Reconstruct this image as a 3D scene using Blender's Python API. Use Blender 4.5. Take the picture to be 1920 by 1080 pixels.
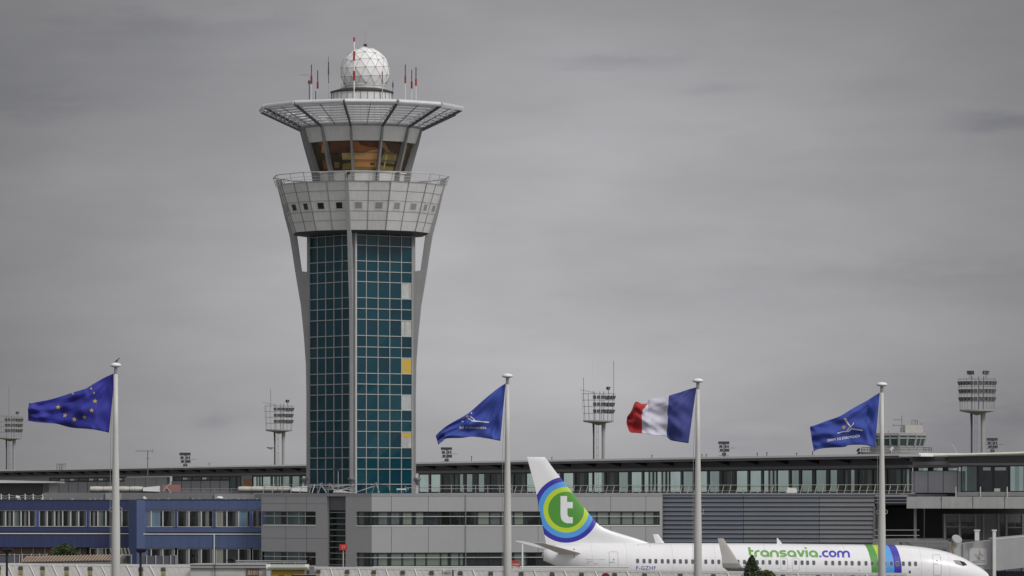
import bpy, bmesh, math, random
from math import sin, cos, pi, radians, sqrt
from mathutils import Vector, Matrix
random.seed(7)
for o in list(bpy.data.objects): bpy.data.objects.remove(o)
SC = bpy.context.scene
COL = SC.collection
# ------------------------------------------------------------------ camera
F = 8500.0; HZ = 925.0; CH = 9.36
cam_d = bpy.data.cameras.new('camera'); cam = bpy.data.objects.new('camera', cam_d); COL.objects.link(cam)
cam.location = (0, 0, CH); cam.rotation_euler = (pi/2, 0, 0)
cam_d.sensor_width = 36; cam_d.lens = F/1920*36; cam_d.shift_y = (HZ-540)/1920
cam_d.clip_start = 1; cam_d.clip_end = 12000
SC.camera = cam
# ------------------------------------------------------------------ light
SUN_EL, SUN_AZ = radians(40), radians(134)      # azimuth clockwise from +Y: behind the camera, to the right
w = bpy.data.worlds.new('World'); SC.world = w; w.use_nodes = True
nt = w.node_tree; nt.nodes.clear()
class N:
    """tiny node-expression helper"""
    def __init__(s, nt): s.nt = nt
    def n(s, t, **k):
        x = s.nt.nodes.new(t)
        for a, b in k.items(): setattr(x, a, b)
        return x
    def m(s, op, a, b=None, c=None, clamp=False):
        x = s.nt.nodes.new('ShaderNodeMath'); x.operation = op; x.use_clamp = clamp
        for i, v in enumerate((a, b, c)):
            if v is None: continue
            if isinstance(v, (int, float)): x.inputs[i].default_value = v
            else: s.nt.links.new(v, x.inputs[i])
        return x.outputs[0]
    def link(s, a, b): s.nt.links.new(a, b)
    def mixc(s, f, a, b, bt='MIX'):
        x = s.nt.nodes.new('ShaderNodeMix'); x.data_type = 'RGBA'; x.blend_type = bt
        for i, v in ((0, f), (6, a), (7, b)):
            if isinstance(v, (int, float)): x.inputs[i].default_value = v
            elif isinstance(v, (tuple, list)): x.inputs[i].default_value = (*v[:3], 1)
            else: s.nt.links.new(v, x.inputs[i])
        return x.outputs[2]
def build_world():
    e = N(nt)
    out = e.n('ShaderNodeOutputWorld')
    sky = e.n('ShaderNodeTexSky'); sky.sky_type = 'NISHITA'; sky.sun_disc = False
    sky.sun_elevation = SUN_EL; sky.sun_rotation = SUN_AZ
    bg1 = e.n('ShaderNodeBackground'); e.link(sky.outputs[0], bg1.inputs[0]); bg1.inputs[1].default_value = 0.05
    tc = e.n('ShaderNodeTexCoord'); sx = e.n('ShaderNodeSeparateXYZ'); e.link(tc.outputs['Generated'], sx.inputs[0])
    x, y, z = sx.outputs
    # cloud noise in direction space, streaks lying along the horizon
    def noise(scx, scz, det, rough=0.55, off=0.0):
        cb = e.n('ShaderNodeCombineXYZ')
        e.link(e.m('MULTIPLY', x, scx), cb.inputs[0]); e.link(e.m('MULTIPLY_ADD', y, 3.0, off), cb.inputs[1]); e.link(e.m('MULTIPLY', z, scz), cb.inputs[2])
        n_ = e.n('ShaderNodeTexNoise'); n_.inputs['Scale'].default_value = 1; n_.inputs['Detail'].default_value = det; n_.inputs['Roughness'].default_value = rough
        e.link(cb.outputs[0], n_.inputs['Vector']); return n_.outputs[0]
    n1 = noise(14, 55, 4, .5); n2 = noise(70, 260, 5, .55, 4.0); n3 = noise(6, 22, 3, .5, 9.0)
    def P(px, py): return ((px-960)/F, (HZ-py)/F)
    def ell(px, py, rx, ry, wob=0.0, k=1.0):
        cx, cz = P(px, py); rx /= F; ry /= F
        xx = e.m('MULTIPLY_ADD', e.m('SUBTRACT', n2, .5), wob, x) if wob else x
        zz = e.m('MULTIPLY_ADD', e.m('SUBTRACT', n2, .5), wob*.6, z) if wob else z
        dx = e.m('DIVIDE', e.m('SUBTRACT', xx, cx), rx); dz = e.m('DIVIDE', e.m('SUBTRACT', zz, cz), ry)
        d = e.m('ADD', e.m('MULTIPLY', dx, dx), e.m('MULTIPLY', dz, dz))
        return e.m('MULTIPLY', e.m('EXPONENT', e.m('MULTIPLY', d, -1.0)), k)
    # overcast ahead; edge-of-frame vignette shaped into it as a brighter middle
    front = e.m('ADD', e.m('MULTIPLY_ADD', ell(1010, 520, 1020, 720), .308, .127), 0.0)
    front = e.m('MULTIPLY', front, e.m('MULTIPLY_ADD', e.m('SUBTRACT', n1, .5), .44, 1.0))
    front = e.m('MULTIPLY', front, e.m('MULTIPLY_ADD', e.m('SUBTRACT', n3, .5), .40, 1.0))
    front = e.m('MULTIPLY', front, e.m('MULTIPLY_ADD', e.m('SUBTRACT', n2, .5), .10, 1.0))
    dark = None
    for a in ((1150, 122, 115, 13, .012, .13), (1330, 172, 50, 8, .006, .08), (1870, 238, 85, 17, .012, .22), (395, 795, 30, 17, .012, .12),
              (1780, 835, 110, 60, .026, .18), (1370, 830, 110, 34, .022, .09), (1890, 790, 60, 30, .014, .12),
              (120, 130, 330, 70, .03, .10), (330, 60, 200, 22, .02, .10), (100, 200, 240, 26, .03, .08), (1500, 570, 420, 26, .02, .05), (1750, 520, 300, 22, .02, .06)):
        t = ell(*a); dark = t if dark is None else e.m('ADD', dark, t)
    front = e.m('MULTIPLY', front, e.m('SUBTRACT', 1.0, dark))
    # away from the view the overcast is brighter: towards the zenith and behind
    rest = e.m('ADD', e.m('ADD', e.m('MULTIPLY_ADD', z, .34, .42), e.m('MULTIPLY', y, -.14)), e.m('MULTIPLY', x, .20))
    rest = e.m('MULTIPLY', rest, e.m('MULTIPLY_ADD', e.m('SUBTRACT', noise(2.2, 3, 4), .5), .5, 1.0))
    mr = e.n('ShaderNodeMapRange'); mr.interpolation_type = 'SMOOTHSTEP'
    e.link(y, mr.inputs[0]); mr.inputs[1].default_value = .955; mr.inputs[2].default_value = .45; mr.inputs[3].default_value = 0; mr.inputs[4].default_value = 1
    mx = e.n('ShaderNodeMix'); mx.data_type = 'FLOAT'
    e.link(mr.outputs[0], mx.inputs[0]); e.link(front, mx.inputs[2]); e.link(rest, mx.inputs[3])
    tint = e.mixc(e.m('MULTIPLY', dark, 3.5, clamp=True), (1.0, .985, 1.03), (.965, .965, 1.07))
    vm = e.n('ShaderNodeVectorMath', operation='SCALE'); e.link(tint, vm.inputs[0]); e.link(mx.outputs[0], vm.inputs[3])
    bg2 = e.n('ShaderNodeBackground'); e.link(vm.outputs[0], bg2.inputs[0]); bg2.inputs[1].default_value = 1.0
    ms = e.n('ShaderNodeMixShader'); ms.inputs[0].default_value = .96
    e.link(bg1.outputs[0], ms.inputs[1]); e.link(bg2.outputs[0], ms.inputs[2]); e.link(ms.outputs[0], out.inputs[0])
build_world()
sd = bpy.data.lights.new('sun', 'SUN'); sd.energy = 1.5; sd.angle = radians(14); sd.color = (1, .975, .94)
sun = bpy.data.objects.new('sun', sd); COL.objects.link(sun)
sdir = Vector((sin(SUN_AZ)*cos(SUN_EL), cos(SUN_AZ)*cos(SUN_EL), sin(SUN_EL)))
sun.rotation_euler = sdir.to_track_quat('Z', 'Y').to_euler(); sun.location = (60, -40, 120)
SC.view_settings.view_transform = 'Standard'; SC.view_settings.look = 'None'; SC.view_settings.exposure = 0; SC.view_settings.gamma = 1
# ------------------------------------------------------------------ materials
MATS = {}
def srgb(r, g, b): return tuple(((c/255+.055)/1.055)**2.4 if c > 10 else c/255/12.92 for c in (r, g, b))
def mat(name, col, rough=.6, metal=0.0, var=.12, scale=1.2, streak=0.0, bump=0.0, spec=.5, coat=0.0, fine=.05):
    if name in MATS: return MATS[name]
    m = bpy.data.materials.new(name); m.use_nodes = True; t = m.node_tree; e = N(t)
    b = t.nodes['Principled BSDF']
    b.inputs['Roughness'].default_value = rough; b.inputs['Metallic'].default_value = metal
    b.inputs['Specular IOR Level'].default_value = spec
    if coat: b.inputs['Coat Weight'].default_value = coat; b.inputs['Coat Roughness'].default_value = .08
    tc = e.n('ShaderNodeTexCoord')
    n1 = e.n('ShaderNodeTexNoise'); n1.inputs['Scale'].default_value = scale; n1.inputs['Detail'].default_value = 6; e.link(tc.outputs['Object'], n1.inputs['Vector'])
    f = e.m('MULTIPLY_ADD', e.m('SUBTRACT', n1.outputs[0], .5), 2*var, 1.0)
    n2 = e.n('ShaderNodeTexNoise'); n2.inputs['Scale'].default_value = scale*9; n2.inputs['Detail'].default_value = 3; e.link(tc.outputs['Object'], n2.inputs['Vector'])
    f = e.m('MULTIPLY', f, e.m('MULTIPLY_ADD', e.m('SUBTRACT', n2.outputs[0], .5), 2*fine, 1.0))
    if streak:
        mp = e.n('ShaderNodeMapping'); mp.inputs['Scale'].default_value = (3.2, 3.2, .16); e.link(tc.outputs['Object'], mp.inputs[0])
        n3 = e.n('ShaderNodeTexNoise'); n3.inputs['Scale'].default_value = 1.0; n3.inputs['Detail'].default_value = 5; e.link(mp.outputs[0], n3.inputs['Vector'])
        f = e.m('MULTIPLY', f, e.m('MULTIPLY_ADD', e.m('SUBTRACT', n3.outputs[0], .5), 2*streak, 1.0))
    vm = e.n('ShaderNodeVectorMath', operation='SCALE'); vm.inputs[0].default_value = col; e.link(f, vm.inputs[3])
    e.link(vm.outputs[0], b.inputs['Base Color'])
    e.link(e.m('MULTIPLY_ADD', e.m('SUBTRACT', n1.outputs[0], .5), .25, rough, clamp=True), b.inputs['Roughness'])
    if bump:
        bp = e.n('ShaderNodeBump'); bp.inputs['Strength'].default_value = bump; bp.inputs['Distance'].default_value = .02
        e.link(n2.outputs[0], bp.inputs['Height']); e.link(bp.outputs[0], b.inputs['Normal'])
    MATS[name] = m; return m
def glass(name, col, rough=.06, wav=.015, var=.35, scale=.5):
    """glazing with whatever stands behind it as an uneven dark tone, and a clear reflection"""
    if name in MATS: return MATS[name]
    m = mat(name, col, rough=rough, var=var, scale=scale, fine=.15, spec=.5)
    t = m.node_tree; e = N(t); b = t.nodes['Principled BSDF']
    for l in list(t.links):
        if l.to_socket == b.inputs['Roughness']: t.links.remove(l)
    b.inputs['Roughness'].default_value = rough
    tc = e.n('ShaderNodeTexCoord'); n = e.n('ShaderNodeTexNoise'); n.inputs['Scale'].default_value = .8; e.link(tc.outputs['Object'], n.inputs['Vector'])
    bp = e.n('ShaderNodeBump'); bp.inputs['Strength'].default_value = .3; bp.inputs['Distance'].default_value = wav
    e.link(n.outputs[0], bp.inputs['Height']); e.link(bp.outputs[0], b.inputs['Normal'])
    return m
# ------------------------------------------------------------------ mesh builder
FRAME = {}
class MB:
    def __init__(s): s.v = []; s.f = []; s.mi = []; s.k = 0
    def mat(s, k): s.k = k; return s
    def add(s, vs, fs):
        o = len(s.v); s.v += [tuple(p) for p in vs]; s.f += [tuple(i+o for i in f) for f in fs]; s.mi += [s.k]*len(fs); return s
    def hexa(s, p):        # 8 pts: bottom 4 ccw, top 4
        return s.add(p, [(3,2,1,0),(4,5,6,7),(0,1,5,4),(1,2,6,5),(2,3,7,6),(3,0,4,7)])
    def box(s, x0, x1, y0, y1, z0, z1):
        return s.hexa([(x0,y0,z0),(x1,y0,z0),(x1,y1,z0),(x0,y1,z0),(x0,y0,z1),(x1,y0,z1),(x1,y1,z1),(x0,y1,z1)])
    def beam(s, a, b, w_, h_=None, up=(0,0,1)):
        a = Vector(a); b = Vector(b); d = (b-a)
        if d.length < 1e-6: return s
        d.normalize(); u = Vector(up)
        if abs(d.dot(u)) > .98: u = Vector((0,1,0))
        r = d.cross(u).normalized(); u = r.cross(d).normalized(); h_ = h_ or w_
        q = []
        for p in (a, b):
            for sx, sz in ((-1,-1),(1,-1),(1,1),(-1,1)): q.append(p + r*sx*w_/2 + u*sz*h_/2)
        return s.hexa(q)
    def tube(s, pts, rad, n=8, caps=True):
        if not hasattr(rad, '__len__'): rad = [rad]*len(pts)
        pts = [Vector(p) for p in pts]; rings = []
        for i, p in enumerate(pts):
            d = (pts[min(i+1, len(pts)-1)] - pts[max(i-1, 0)]).normalized()
            u = Vector((0,0,1)) if abs(d.z) < .95 else Vector((0,1,0))
            r = d.cross(u).normalized(); u = r.cross(d)
            rings.append([p + (r*cos(2*pi*k/n) + u*sin(2*pi*k/n))*rad[i] for k in range(n)])
        vs = [v for r_ in rings for v in r_]; fs = []
        for i in range(len(pts)-1):
            for k in range(n): fs.append((i*n+k, i*n+(k+1) % n, (i+1)*n+(k+1) % n, (i+1)*n+k))
        if caps: fs.append(tuple(range(n-1, -1, -1))); fs.append(tuple((len(pts)-1)*n+k for k in range(n)))
        return s.add(vs, fs)
    def lathe(s, cx, cy, prof, n=24):     # prof: (r, z)
        return s.tube([(cx, cy, z) for r, z in prof], [max(r, .001) for r, z in prof], n) if all(prof[i][1] != prof[i+1][1] for i in range(len(prof)-1)) else s.lathe2(cx, cy, prof, n)
    def lathe2(s, cx, cy, prof, n=24):
        vs = [(cx+max(r,.001)*cos(2*pi*k/n), cy+max(r,.001)*sin(2*pi*k/n), z) for r, z in prof for k in range(n)]
        fs = [(i*n+k, i*n+(k+1) % n, (i+1)*n+(k+1) % n, (i+1)*n+k) for i in range(len(prof)-1) for k in range(n)]
        return s.add(vs, fs)
    def loft(s, rings, closed=True, caps=True):
        n = len(rings[0]); vs = [p for r in rings for p in r]; fs = []
        for i in range(len(rings)-1):
            for k in range(n if closed else n-1): fs.append((i*n+k, i*n+(k+1) % n, (i+1)*n+(k+1) % n, (i+1)*n+k))
        if caps: fs.append(tuple(range(n-1, -1, -1))); fs.append(tuple((len(rings)-1)*n+k for k in range(n)))
        return s.add(vs, fs)
    def build(s, name, mats, parent=None, smooth=False, label=None, local=False, recalc=True):
        if not isinstance(mats, (list, tuple)): mats = [mats]
        vs = s.v
        if parent is not None and not local:
            inv = FRAME[parent.name]; vs = [tuple(inv @ Vector(p)) for p in vs]
        me = bpy.data.meshes.new(name); me.from_pydata(vs, [], s.f)
        for m in mats: me.materials.append(m)
        for p, k in zip(me.polygons, s.mi): p.material_index = k; p.use_smooth = smooth
        if recalc:
            bm = bmesh.new(); bm.from_mesh(me); bmesh.ops.recalc_face_normals(bm, faces=bm.faces); bm.to_mesh(me); bm.free()
        me.update()
        o = bpy.data.objects.new(name, me); COL.objects.link(o)
        if parent is not None: o.parent = parent; FRAME[o.name] = FRAME[parent.name]
        if label: o['label'] = label
        return o
def thing(name, label, cat, loc=(0,0,0), rz=0.0, group=None):
    o = bpy.data.objects.new(name, None); COL.objects.link(o); o.empty_display_size = .5
    o.location = loc; o.rotation_euler = (0, 0, rz); o['label'] = label; o['category'] = cat
    if group: o['group'] = group
    FRAME[o.name] = (Matrix.Translation(loc) @ Matrix.Rotation(rz, 4, 'Z')).inverted()
    return o
def tag(o, label, cat, group=None):
    o['label'] = label; o['category'] = cat
    if group: o['group'] = group
    return o
def recenter(o, loc):           # a one-mesh thing gets its origin at its base
    loc = Vector(loc); o.data.transform(Matrix.Translation(-loc)); o.location = loc; return o
def struct(o): o['kind'] = 'structure'; return o
def XY(px, Y): return (px-960)/F*Y
def ZP(py, Y): return CH + (HZ-py)/F*Y
def PT(px, py, Y): return Vector((XY(px, Y), Y, ZP(py, Y)))
class Wall:
    """a vertical facade between two places; s runs along it, o is how far a piece stands out towards the viewer"""
    def __init__(s, pa, Ya, pb, Yb):
        s.A = Vector((XY(pa, Ya), Ya)); s.B = Vector((XY(pb, Yb), Yb)); s.L = (s.B-s.A).length
        s.d = (s.B-s.A)/s.L; s.n = Vector((s.d.y, -s.d.x))
    def s_(s, px):
        t = (px-960)/F; den = s.d.x - t*s.d.y
        return (t*s.A.y - s.A.x)/den
    def Y(s, px): return s.A.y + s.d.y*s.s_(px)
    def z(s, py, px): return ZP(py, s.Y(px))
    def p(s, a, z, o=0.0): q = s.A + s.d*a + s.n*o; return (q.x, q.y, z)
    def box(s, mb, s0, s1, z0, z1, o0, o1):
        return mb.hexa([s.p(s0,z0,o1), s.p(s1,z0,o1), s.p(s1,z0,o0), s.p(s0,z0,o0), s.p(s0,z1,o1), s.p(s1,z1,o1), s.p(s1,z1,o0), s.p(s0,z1,o0)])
    def bpx(s, mb, p0, p1, y0, y1, o0, o1, pr=None):
        pr = pr if pr is not None else (p0+p1)/2
        return s.box(mb, s.s_(p0), s.s_(p1), s.z(y1, pr), s.z(y0, pr), o0, o1)
M_white = mat('white_paint', (.78,.78,.77), .45, var=.05)
M_offw = mat('offwhite_metal', (.62,.62,.60), .5, var=.10, streak=.06)
M_dark = mat('dark_metal', (.025,.027,.03), .5)
M_black = mat('black_rubber', (.012,.012,.013), .6)
M_steel = mat('galvanised_steel', (.30,.31,.31), .45, .3)
M_lsteel = mat('light_steel', (.46,.46,.45), .45, .1)
M_red = mat('red_paint', (.30,.012,.02), .5)
# ------------------------------------------------------------------ ground
def ground():
    mb = MB(); mb.add([(-6000,-600,0),(6000,-600,0),(6000,9000,0),(-6000,9000,0)], [(0,1,2,3)])
    o = mb.build('ground', mat('ground_grass', (.07,.085,.04), .9, var=.3, scale=.02)); struct(o)
    mb = MB(); mb.add([(-260,290,.004),(260,290,.004),(260,760,.004),(-260,760,.004)], [(0,1,2,3)])
    o = mb.build('apron', mat('apron_concrete', (.22,.22,.21), .85, var=.2, scale=.08)); struct(o)
    mb = MB(); mb.add([(-260,120,.004),(260,120,.004),(260,236,.004),(-260,236,.004)], [(0,1,2,3)])
    o = mb.build('road', mat('road_asphalt', (.05,.05,.052), .9, var=.2, scale=.1)); struct(o)
ground()
# ------------------------------------------------------------------ control tower
TY = 447.0; TX = XY(677, TY); TS = F/TY
def tz(py): return CH + (HZ-py)/TS
def tpt(r, a, z): a = radians(a); return (TX + r*sin(a), TY - r*cos(a), z)
A0 = -7.7
def r12(r, k):          # k in 15 degree steps from A0; odd steps lie mid-facet
    return r if k % 2 == 0 else r*cos(radians(15))
def control_tower():
    T = thing('control_tower', 'tall flared airport control tower with blue-green glass shaft and white radar dome', 'control tower', (TX, TY, 0))
    M_con = mat('tower_concrete', (.29,.29,.287), .7, var=.16, scale=.5, streak=.12)
    M_pan = mat('tower_panel', (.60,.60,.585), .42, .15, var=.09, scale=.6, streak=.13)
    M_seam = mat('panel_seam', (.22,.22,.22), .6)
    M_al = mat('louvre_aluminium', (.68,.68,.70), .36, .35, var=.08)
    M_truss = mat('truss_grey', (.085,.087,.09), .5, .3)
    M_fin = mat('cab_fin_grey', (.24,.245,.25), .5, .3, var=.12)
    M_g1 = glass('shaft_glass', (.003,.045,.066), .10, var=.22, scale=.25); M_g1.node_tree.nodes['Principled BSDF'].inputs['Specular IOR Level'].default_value = .3
    M_g1b = glass('shaft_glass_deep', (.0025,.036,.055), .10, var=.25, scale=.3); M_g1c = glass('shaft_glass_light', (.005,.053,.074), .10, var=.25, scale=.3)
    for g_ in (M_g1b, M_g1c): g_.node_tree.nodes['Principled BSDF'].inputs['Specular IOR Level'].default_value = .3
    M_mul = mat('shaft_mullion', (.40,.42,.40), .5, .1)
    zt = tz(438)
    R = 5.36
    # core behind the glazing
    core = MB(); core.loft([[tpt(R-.35, A0+90*k, z) for k in range(4)] for z in (0, zt)]); core.build('core', M_dark, T)
    # horizontal grid from the photographed storeys: one tall pane, two short ones
    ys = [908, 880, 859, 840, 810, 790, 770, 741, 722, 702, 672, 653, 632, 602, 582, 562, 532, 512.5, 493.5, 464.5, 445.5]
    zs = [tz(y)-.0 for y in ys]
    z = zs[0]
    low = []
    for st in (1.05, 1.05, 1.57)*3:
        z -= st
        if z > .3: low.append(z)
    zs = sorted(low + zs)
    faces = []
    for k in range(4):
        a = Vector(tpt(R, A0+90*k, 0)); b = Vector(tpt(R, A0+90*(k+1), 0))
        faces.append((a, b))
    for k, (a, b) in enumerate(faces):
        d = (b-a).normalized(); n = Vector((d.y, -d.x, 0));
        if n.dot(a+b-2*Vector((TX, TY, 0))) < 0: n = -n
        L = (b-a).length; e0, e1 = .30, L-.22
        def q(s, z, o): p = a + d*s + n*o; return (p.x, p.y, z)
        def bx(mb, s0, s1, z0, z1, o0, o1): mb.hexa([q(s0,z0,o1),q(s1,z0,o1),q(s1,z0,o0),q(s0,z0,o0),q(s0,z1,o1),q(s1,z1,o1),q(s1,z1,o0),q(s0,z1,o0)])
        cols = [e0+(e1-e0)*i/5 for i in range(6)]
        zl = [0]+zs+[zt]
        # panes, each set in very slightly differently so that reflections vary
        g = MB(); rr = random.Random(k+3)
        for i in range(5):
            for j in range(len(zl)-1):
                o = [-.05+rr.uniform(-.016,.016) for _ in range(4)]
                g.mat(rr.choice((0,0,0,1,2))); g.add([q(cols[i],zl[j],o[0]), q(cols[i+1],zl[j],o[1]), q(cols[i+1],zl[j+1],o[2]), q(cols[i],zl[j+1],o[3])], [(0,1,2,3)])
        cw = g.build('curtain_wall', [M_g1, M_g1b, M_g1c], T)
        mu = MB()
        for i, s in enumerate(cols): bx(mu, s-.035, s+.035, 0, zt, -.06, .03)
        for z_ in zs: bx(mu, e0, e1, z_-.035, z_+.035, -.06, .026)
        mu.build('mullion_grid', M_mul, cw)
        if k == 0:    # right-hand visible face: blinds and curtains in the last column
            rows = [(562,532,'curtain'),(632,602,'curtain'),(702,672,'yellow'),(770,741,'blind'),(840,810,'half')]
            i = 4 if (b-a).x > 0 else 0
            s0, s1 = cols[i]+.04, cols[i+1]-.04
            M_cur = mat('white_curtain', (.42,.43,.41), .8, var=.35, scale=2.0, streak=.5)
            M_yel = mat('yellow_blind', (.52,.37,.06), .6, var=.05)
            M_bl = mat('grey_blind', (.40,.42,.43), .7, var=.15, streak=.2)
            for yb, yt_, kind in rows:
                wm = MB(); z0, z1 = tz(yb)+.04, tz(yt_)-.04
                bx(wm, s0, s1, z0, z0+.05, -.03, .012); bx(wm, s0, s1, z1-.05, z1, -.03, .012)
                bx(wm, s0, s0+.04, z0+.05, z1-.05, -.03, .012); bx(wm, s1-.04, s1, z0+.05, z1-.05, -.03, .012)
                w_ = wm.build('window', M_lsteel, T)
                c = MB()
                if kind == 'curtain' or kind == 'half':
                    zz1 = z1-.05 if kind == 'curtain' else z0+(z1-z0)*.68
                    for j in range(9):
                        u = s0+.05+(s1-s0-.1)*j/9; u1 = s0+.05+(s1-s0-.1)*(j+1)/9
                        c.add([q(u,z0+.05,-.03+(.03 if j%2 else 0)), q(u1,z0+.05,-.03+(0 if j%2 else .03)), q(u1,zz1,-.03+(0 if j%2 else .03)), q(u,zz1,-.03+(.03 if j%2 else 0))], [(0,1,2,3)])
                    c.build('curtain', M_cur, w_)
                    if kind == 'half':
                        c = MB(); bx(c, s0+.04, s1-.04, zz1, z1-.05, -.035, -.005); c.build('blind', M_yel, w_)
                else:
                    bx(c, s0+.04, s1-.04, z0+.05, z1-.05, -.035, -.005); c.build('blind', M_yel if kind == 'yellow' else M_bl, w_)
    # corner piers and the four flaring ribs
    prof = [(0, 5.45), (tz(740), 5.45), (tz(683), 5.50), (tz(634), 5.68), (tz(573), 6.0), (tz(540), 6.3), (tz(510), 6.56), (tz(508), 6.58), (tz(475), 6.84), (tz(442), 7.13), (tz(407), 7.62), (tz(370), 8.08), (tz(336), 8.54)]
    def rin(z_):
        if z_ <= tz(510): return 5.15
        if z_ <= tz(442): return 5.93 + (z_-tz(510))/(tz(442)-tz(510))*.5
        return 6.4 + (z_-tz(442))/(tz(341)-tz(442))*1.5
    for k in range(4):
        a = A0+90*k; ar = radians(a); tv = Vector((cos(ar), sin(ar), 0))
        p = MB()
        pc = [tpt(5.42, a, 0), tpt(5.12, a+3.6, 0), tpt(4.7, a, 0), tpt(5.12, a-3.6, 0)]
        p.loft([[(x, y, z_) for x, y, _ in pc] for z_ in (0, zt)])
        p.build('corner_pier', M_con, T)
        r = MB(); rings = []
        for z_, ro in prof:
            c0 = Vector(tpt(rin(z_), a, z_)); c1 = Vector(tpt(ro, a, z_))
            hw = .17
            rings.append([c0-tv*hw, c1-tv*hw, c1+tv*hw, c0+tv*hw])
        r.loft(rings)
        rb = r.build('rib', M_con, T)
        # pipe running beside the rib
        if k == 0:
            pi_ = MB(); pp = Vector(tpt(5.42, a+4.2, 0)); pi_.tube([(pp.x,pp.y,0),(pp.x,pp.y,zt)], .11, 8); pi_.build('drain_pipe', mat('drain_pipe_grey', (.50,.50,.50), .5), T)
        h = MB(); c = Vector(tpt(5.62, a, tz(905))); h.lathe(c.x, c.y, [(.05, tz(912)), (.22, tz(903)), (.36, tz(899)), (.36, tz(896))], 12); h.build('rain_head', M_fin, T)
    # office tier
    zb, zu = CH+25.6, CH+30.3; rb_, ru = 6.83, 8.32
    def tier(k, f, o=0.0):    # k step (15 deg, may be fractional inside a panel), f 0..1 height
        r = rb_+(ru-rb_)*f + o; k0 = math.floor(k); t = k-k0
        p0 = Vector(tpt(r12(r, k0), A0+15*k0, 0)); p1 = Vector(tpt(r12(r, k0+1), A0+15*(k0+1), 0)); p_ = p0.lerp(p1, t)
        return (p_.x, p_.y, zb+(zu-zb)*f)
    pb = MB()
    for k in range(24):
        j = [random.Random(k*5+i).uniform(0,.012) for i in range(5)]
        fr = [0,.2,.385,.60,.80,1]
        for i in range(5): pb.add([tier(k,fr[i],j[i]), tier(k+1,fr[i],j[i]), tier(k+1,fr[i+1],j[i]), tier(k,fr[i+1],j[i])], [(0,1,2,3)])
    band = pb.build('panel_band', M_pan, T, recalc=False)
    sm = MB()
    for k in range(24):
        sm.beam(tier(k, 0, .03), tier(k, 1, .03), .09 if k % 2 == 0 else .05, .06)
        for f in (.2,.385,.60,.80): sm.beam(tier(k, f, .018), tier(k+1, f, .018), .035, .035)
    sm.build('panel_seam', M_seam, band)
    M_wd = glass('tier_window_dark', (.006,.007,.010), .08); M_wl = glass('tier_window_grey', (.25,.25,.24), .2, var=.15, scale=2.5)  # dark left panes, greyish right ones: reflections put into the glass colours
    M_wf = mat('tier_window_frame', (.52,.52,.50), .5)
    for k in range(24):
        wf = MB(); f0, f1 = .435, .56; u0, u1 = .36, .69
        f = MB()
        def quadp(mb, a_, b_, c_, d_, o): mb.add([tier(k+a_, c_, o), tier(k+b_, c_, o), tier(k+b_, d_, o), tier(k+a_, d_, o), tier(k+a_, c_, 0), tier(k+b_, c_, 0), tier(k+b_, d_, 0), tier(k+a_, d_, 0)], [(0,1,2,3),(0,4,5,1),(1,5,6,2),(2,6,7,3),(3,7,4,0)])
        quadp(f, u0-.07, u1+.07, f0-.035, f1+.035, .03)
        f.mat(1); quadp(f, u0, u1, f0, f1, .045)
        darkw = 19 <= k <= 23
        f.build('window', [M_wf, M_wd if darkw else M_wl], T)
    so = MB(); ringo = [tier(k, 0, -.02) for k in range(24)]; ringi = [tpt(5.3, A0+15*k, CH+25.35) for k in range(24)]
    so.loft([ringo, [(x,y,CH+25.42) for x,y,_ in [tier(k,0,-.35) for k in range(24)]], ringi], caps=False); so.add(ringi, [tuple(range(24))]); so.build('soffit', mat('soffit_dark', (.05,.05,.052), .7), T)
    dk = MB(); dk.loft([[tier(k, .97, .02) for k in range(24)], [tier(k, 1.0, .06) for k in range(24)], [tpt(r12(ru-.55,k), A0+15*k, zu+.02) for k in range(24)], [tpt(r12(4.0,k), A0+15*k, zu-.1) for k in range(24)]], caps=False)
    dk.build('deck', M_lsteel, T)
    rl = MB()
    rr_ = ru+.2
    for h, rad in ((.86,.05),(.45,.02),(.16,.02)):
        rl.tube([tpt(r12(rr_+h*.32,k), A0+15*k, zu+h) for k in range(25)], rad, 6, caps=False)
    for k in range(24):
        rl.beam(tpt(r12(rr_-.05,k), A0+15*k, zu-.1), tpt(r12(rr_+.28,k), A0+15*k, zu+.86), .06)
    rl.build('railing', M_lsteel, T)
    # visual control room
    zg0, zg1, zc = CH+31.5, CH+34.4, CH+35.84
    lw = MB(); lw.loft([[tpt(4.25, A0+30*k, zu-.1) for k in range(12)], [tpt(4.42, A0+30*k, zg0) for k in range(12)]], caps=False); lw.build('lower_wall', M_pan, T)
    sill = MB(); sill.loft([[tpt(r_, A0+30*k, z_) for k in range(12)] for r_, z_ in ((4.42,zg0-.08),(4.56,zg0-.08),(4.56,zg0),(4.30,zg0+.04))], caps=False); sill.build('sill', M_white, T)
    bd = MB(); bd.loft([[tpt(r_, A0+30*k, z_) for k in range(12)] for r_, z_ in ((5.0,zg1+.02),(5.46,zg1),(5.5,zg1+.06),(5.95,zc))], caps=False)
    bd.build('fascia_band', M_pan, T)
    fl = MB()
    for z_, r_ in ((zg0-.1, 4.3), (zg1+.1, 5.25)): fl.add([tpt(r_, A0+30*k, z_) for k in range(12)], [tuple(range(12))])
    fl.build('cab_interior', mat('cab_ceiling', (.05,.03,.02), .9), T)
    # consoles and core inside
    cn = MB()
    for k in range(12):
        a = A0+15+30*k; ar = radians(a); tv = Vector((cos(ar), sin(ar), 0)); c = Vector(tpt(3.3, a, zg0))
        cn.beam(c-tv*.75+Vector((0,0,.25)), c+tv*.75+Vector((0,0,.25)), .6, .7)
        for u in (-.5, .1, .55): q = c+tv*u+Vector((0,0,.85)); cn.beam(q-tv*.2, q+tv*.2, .06, .35)
    cn.lathe2(TX, TY, [(1.0,zg0),(1.0,zg1)], 16)
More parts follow.
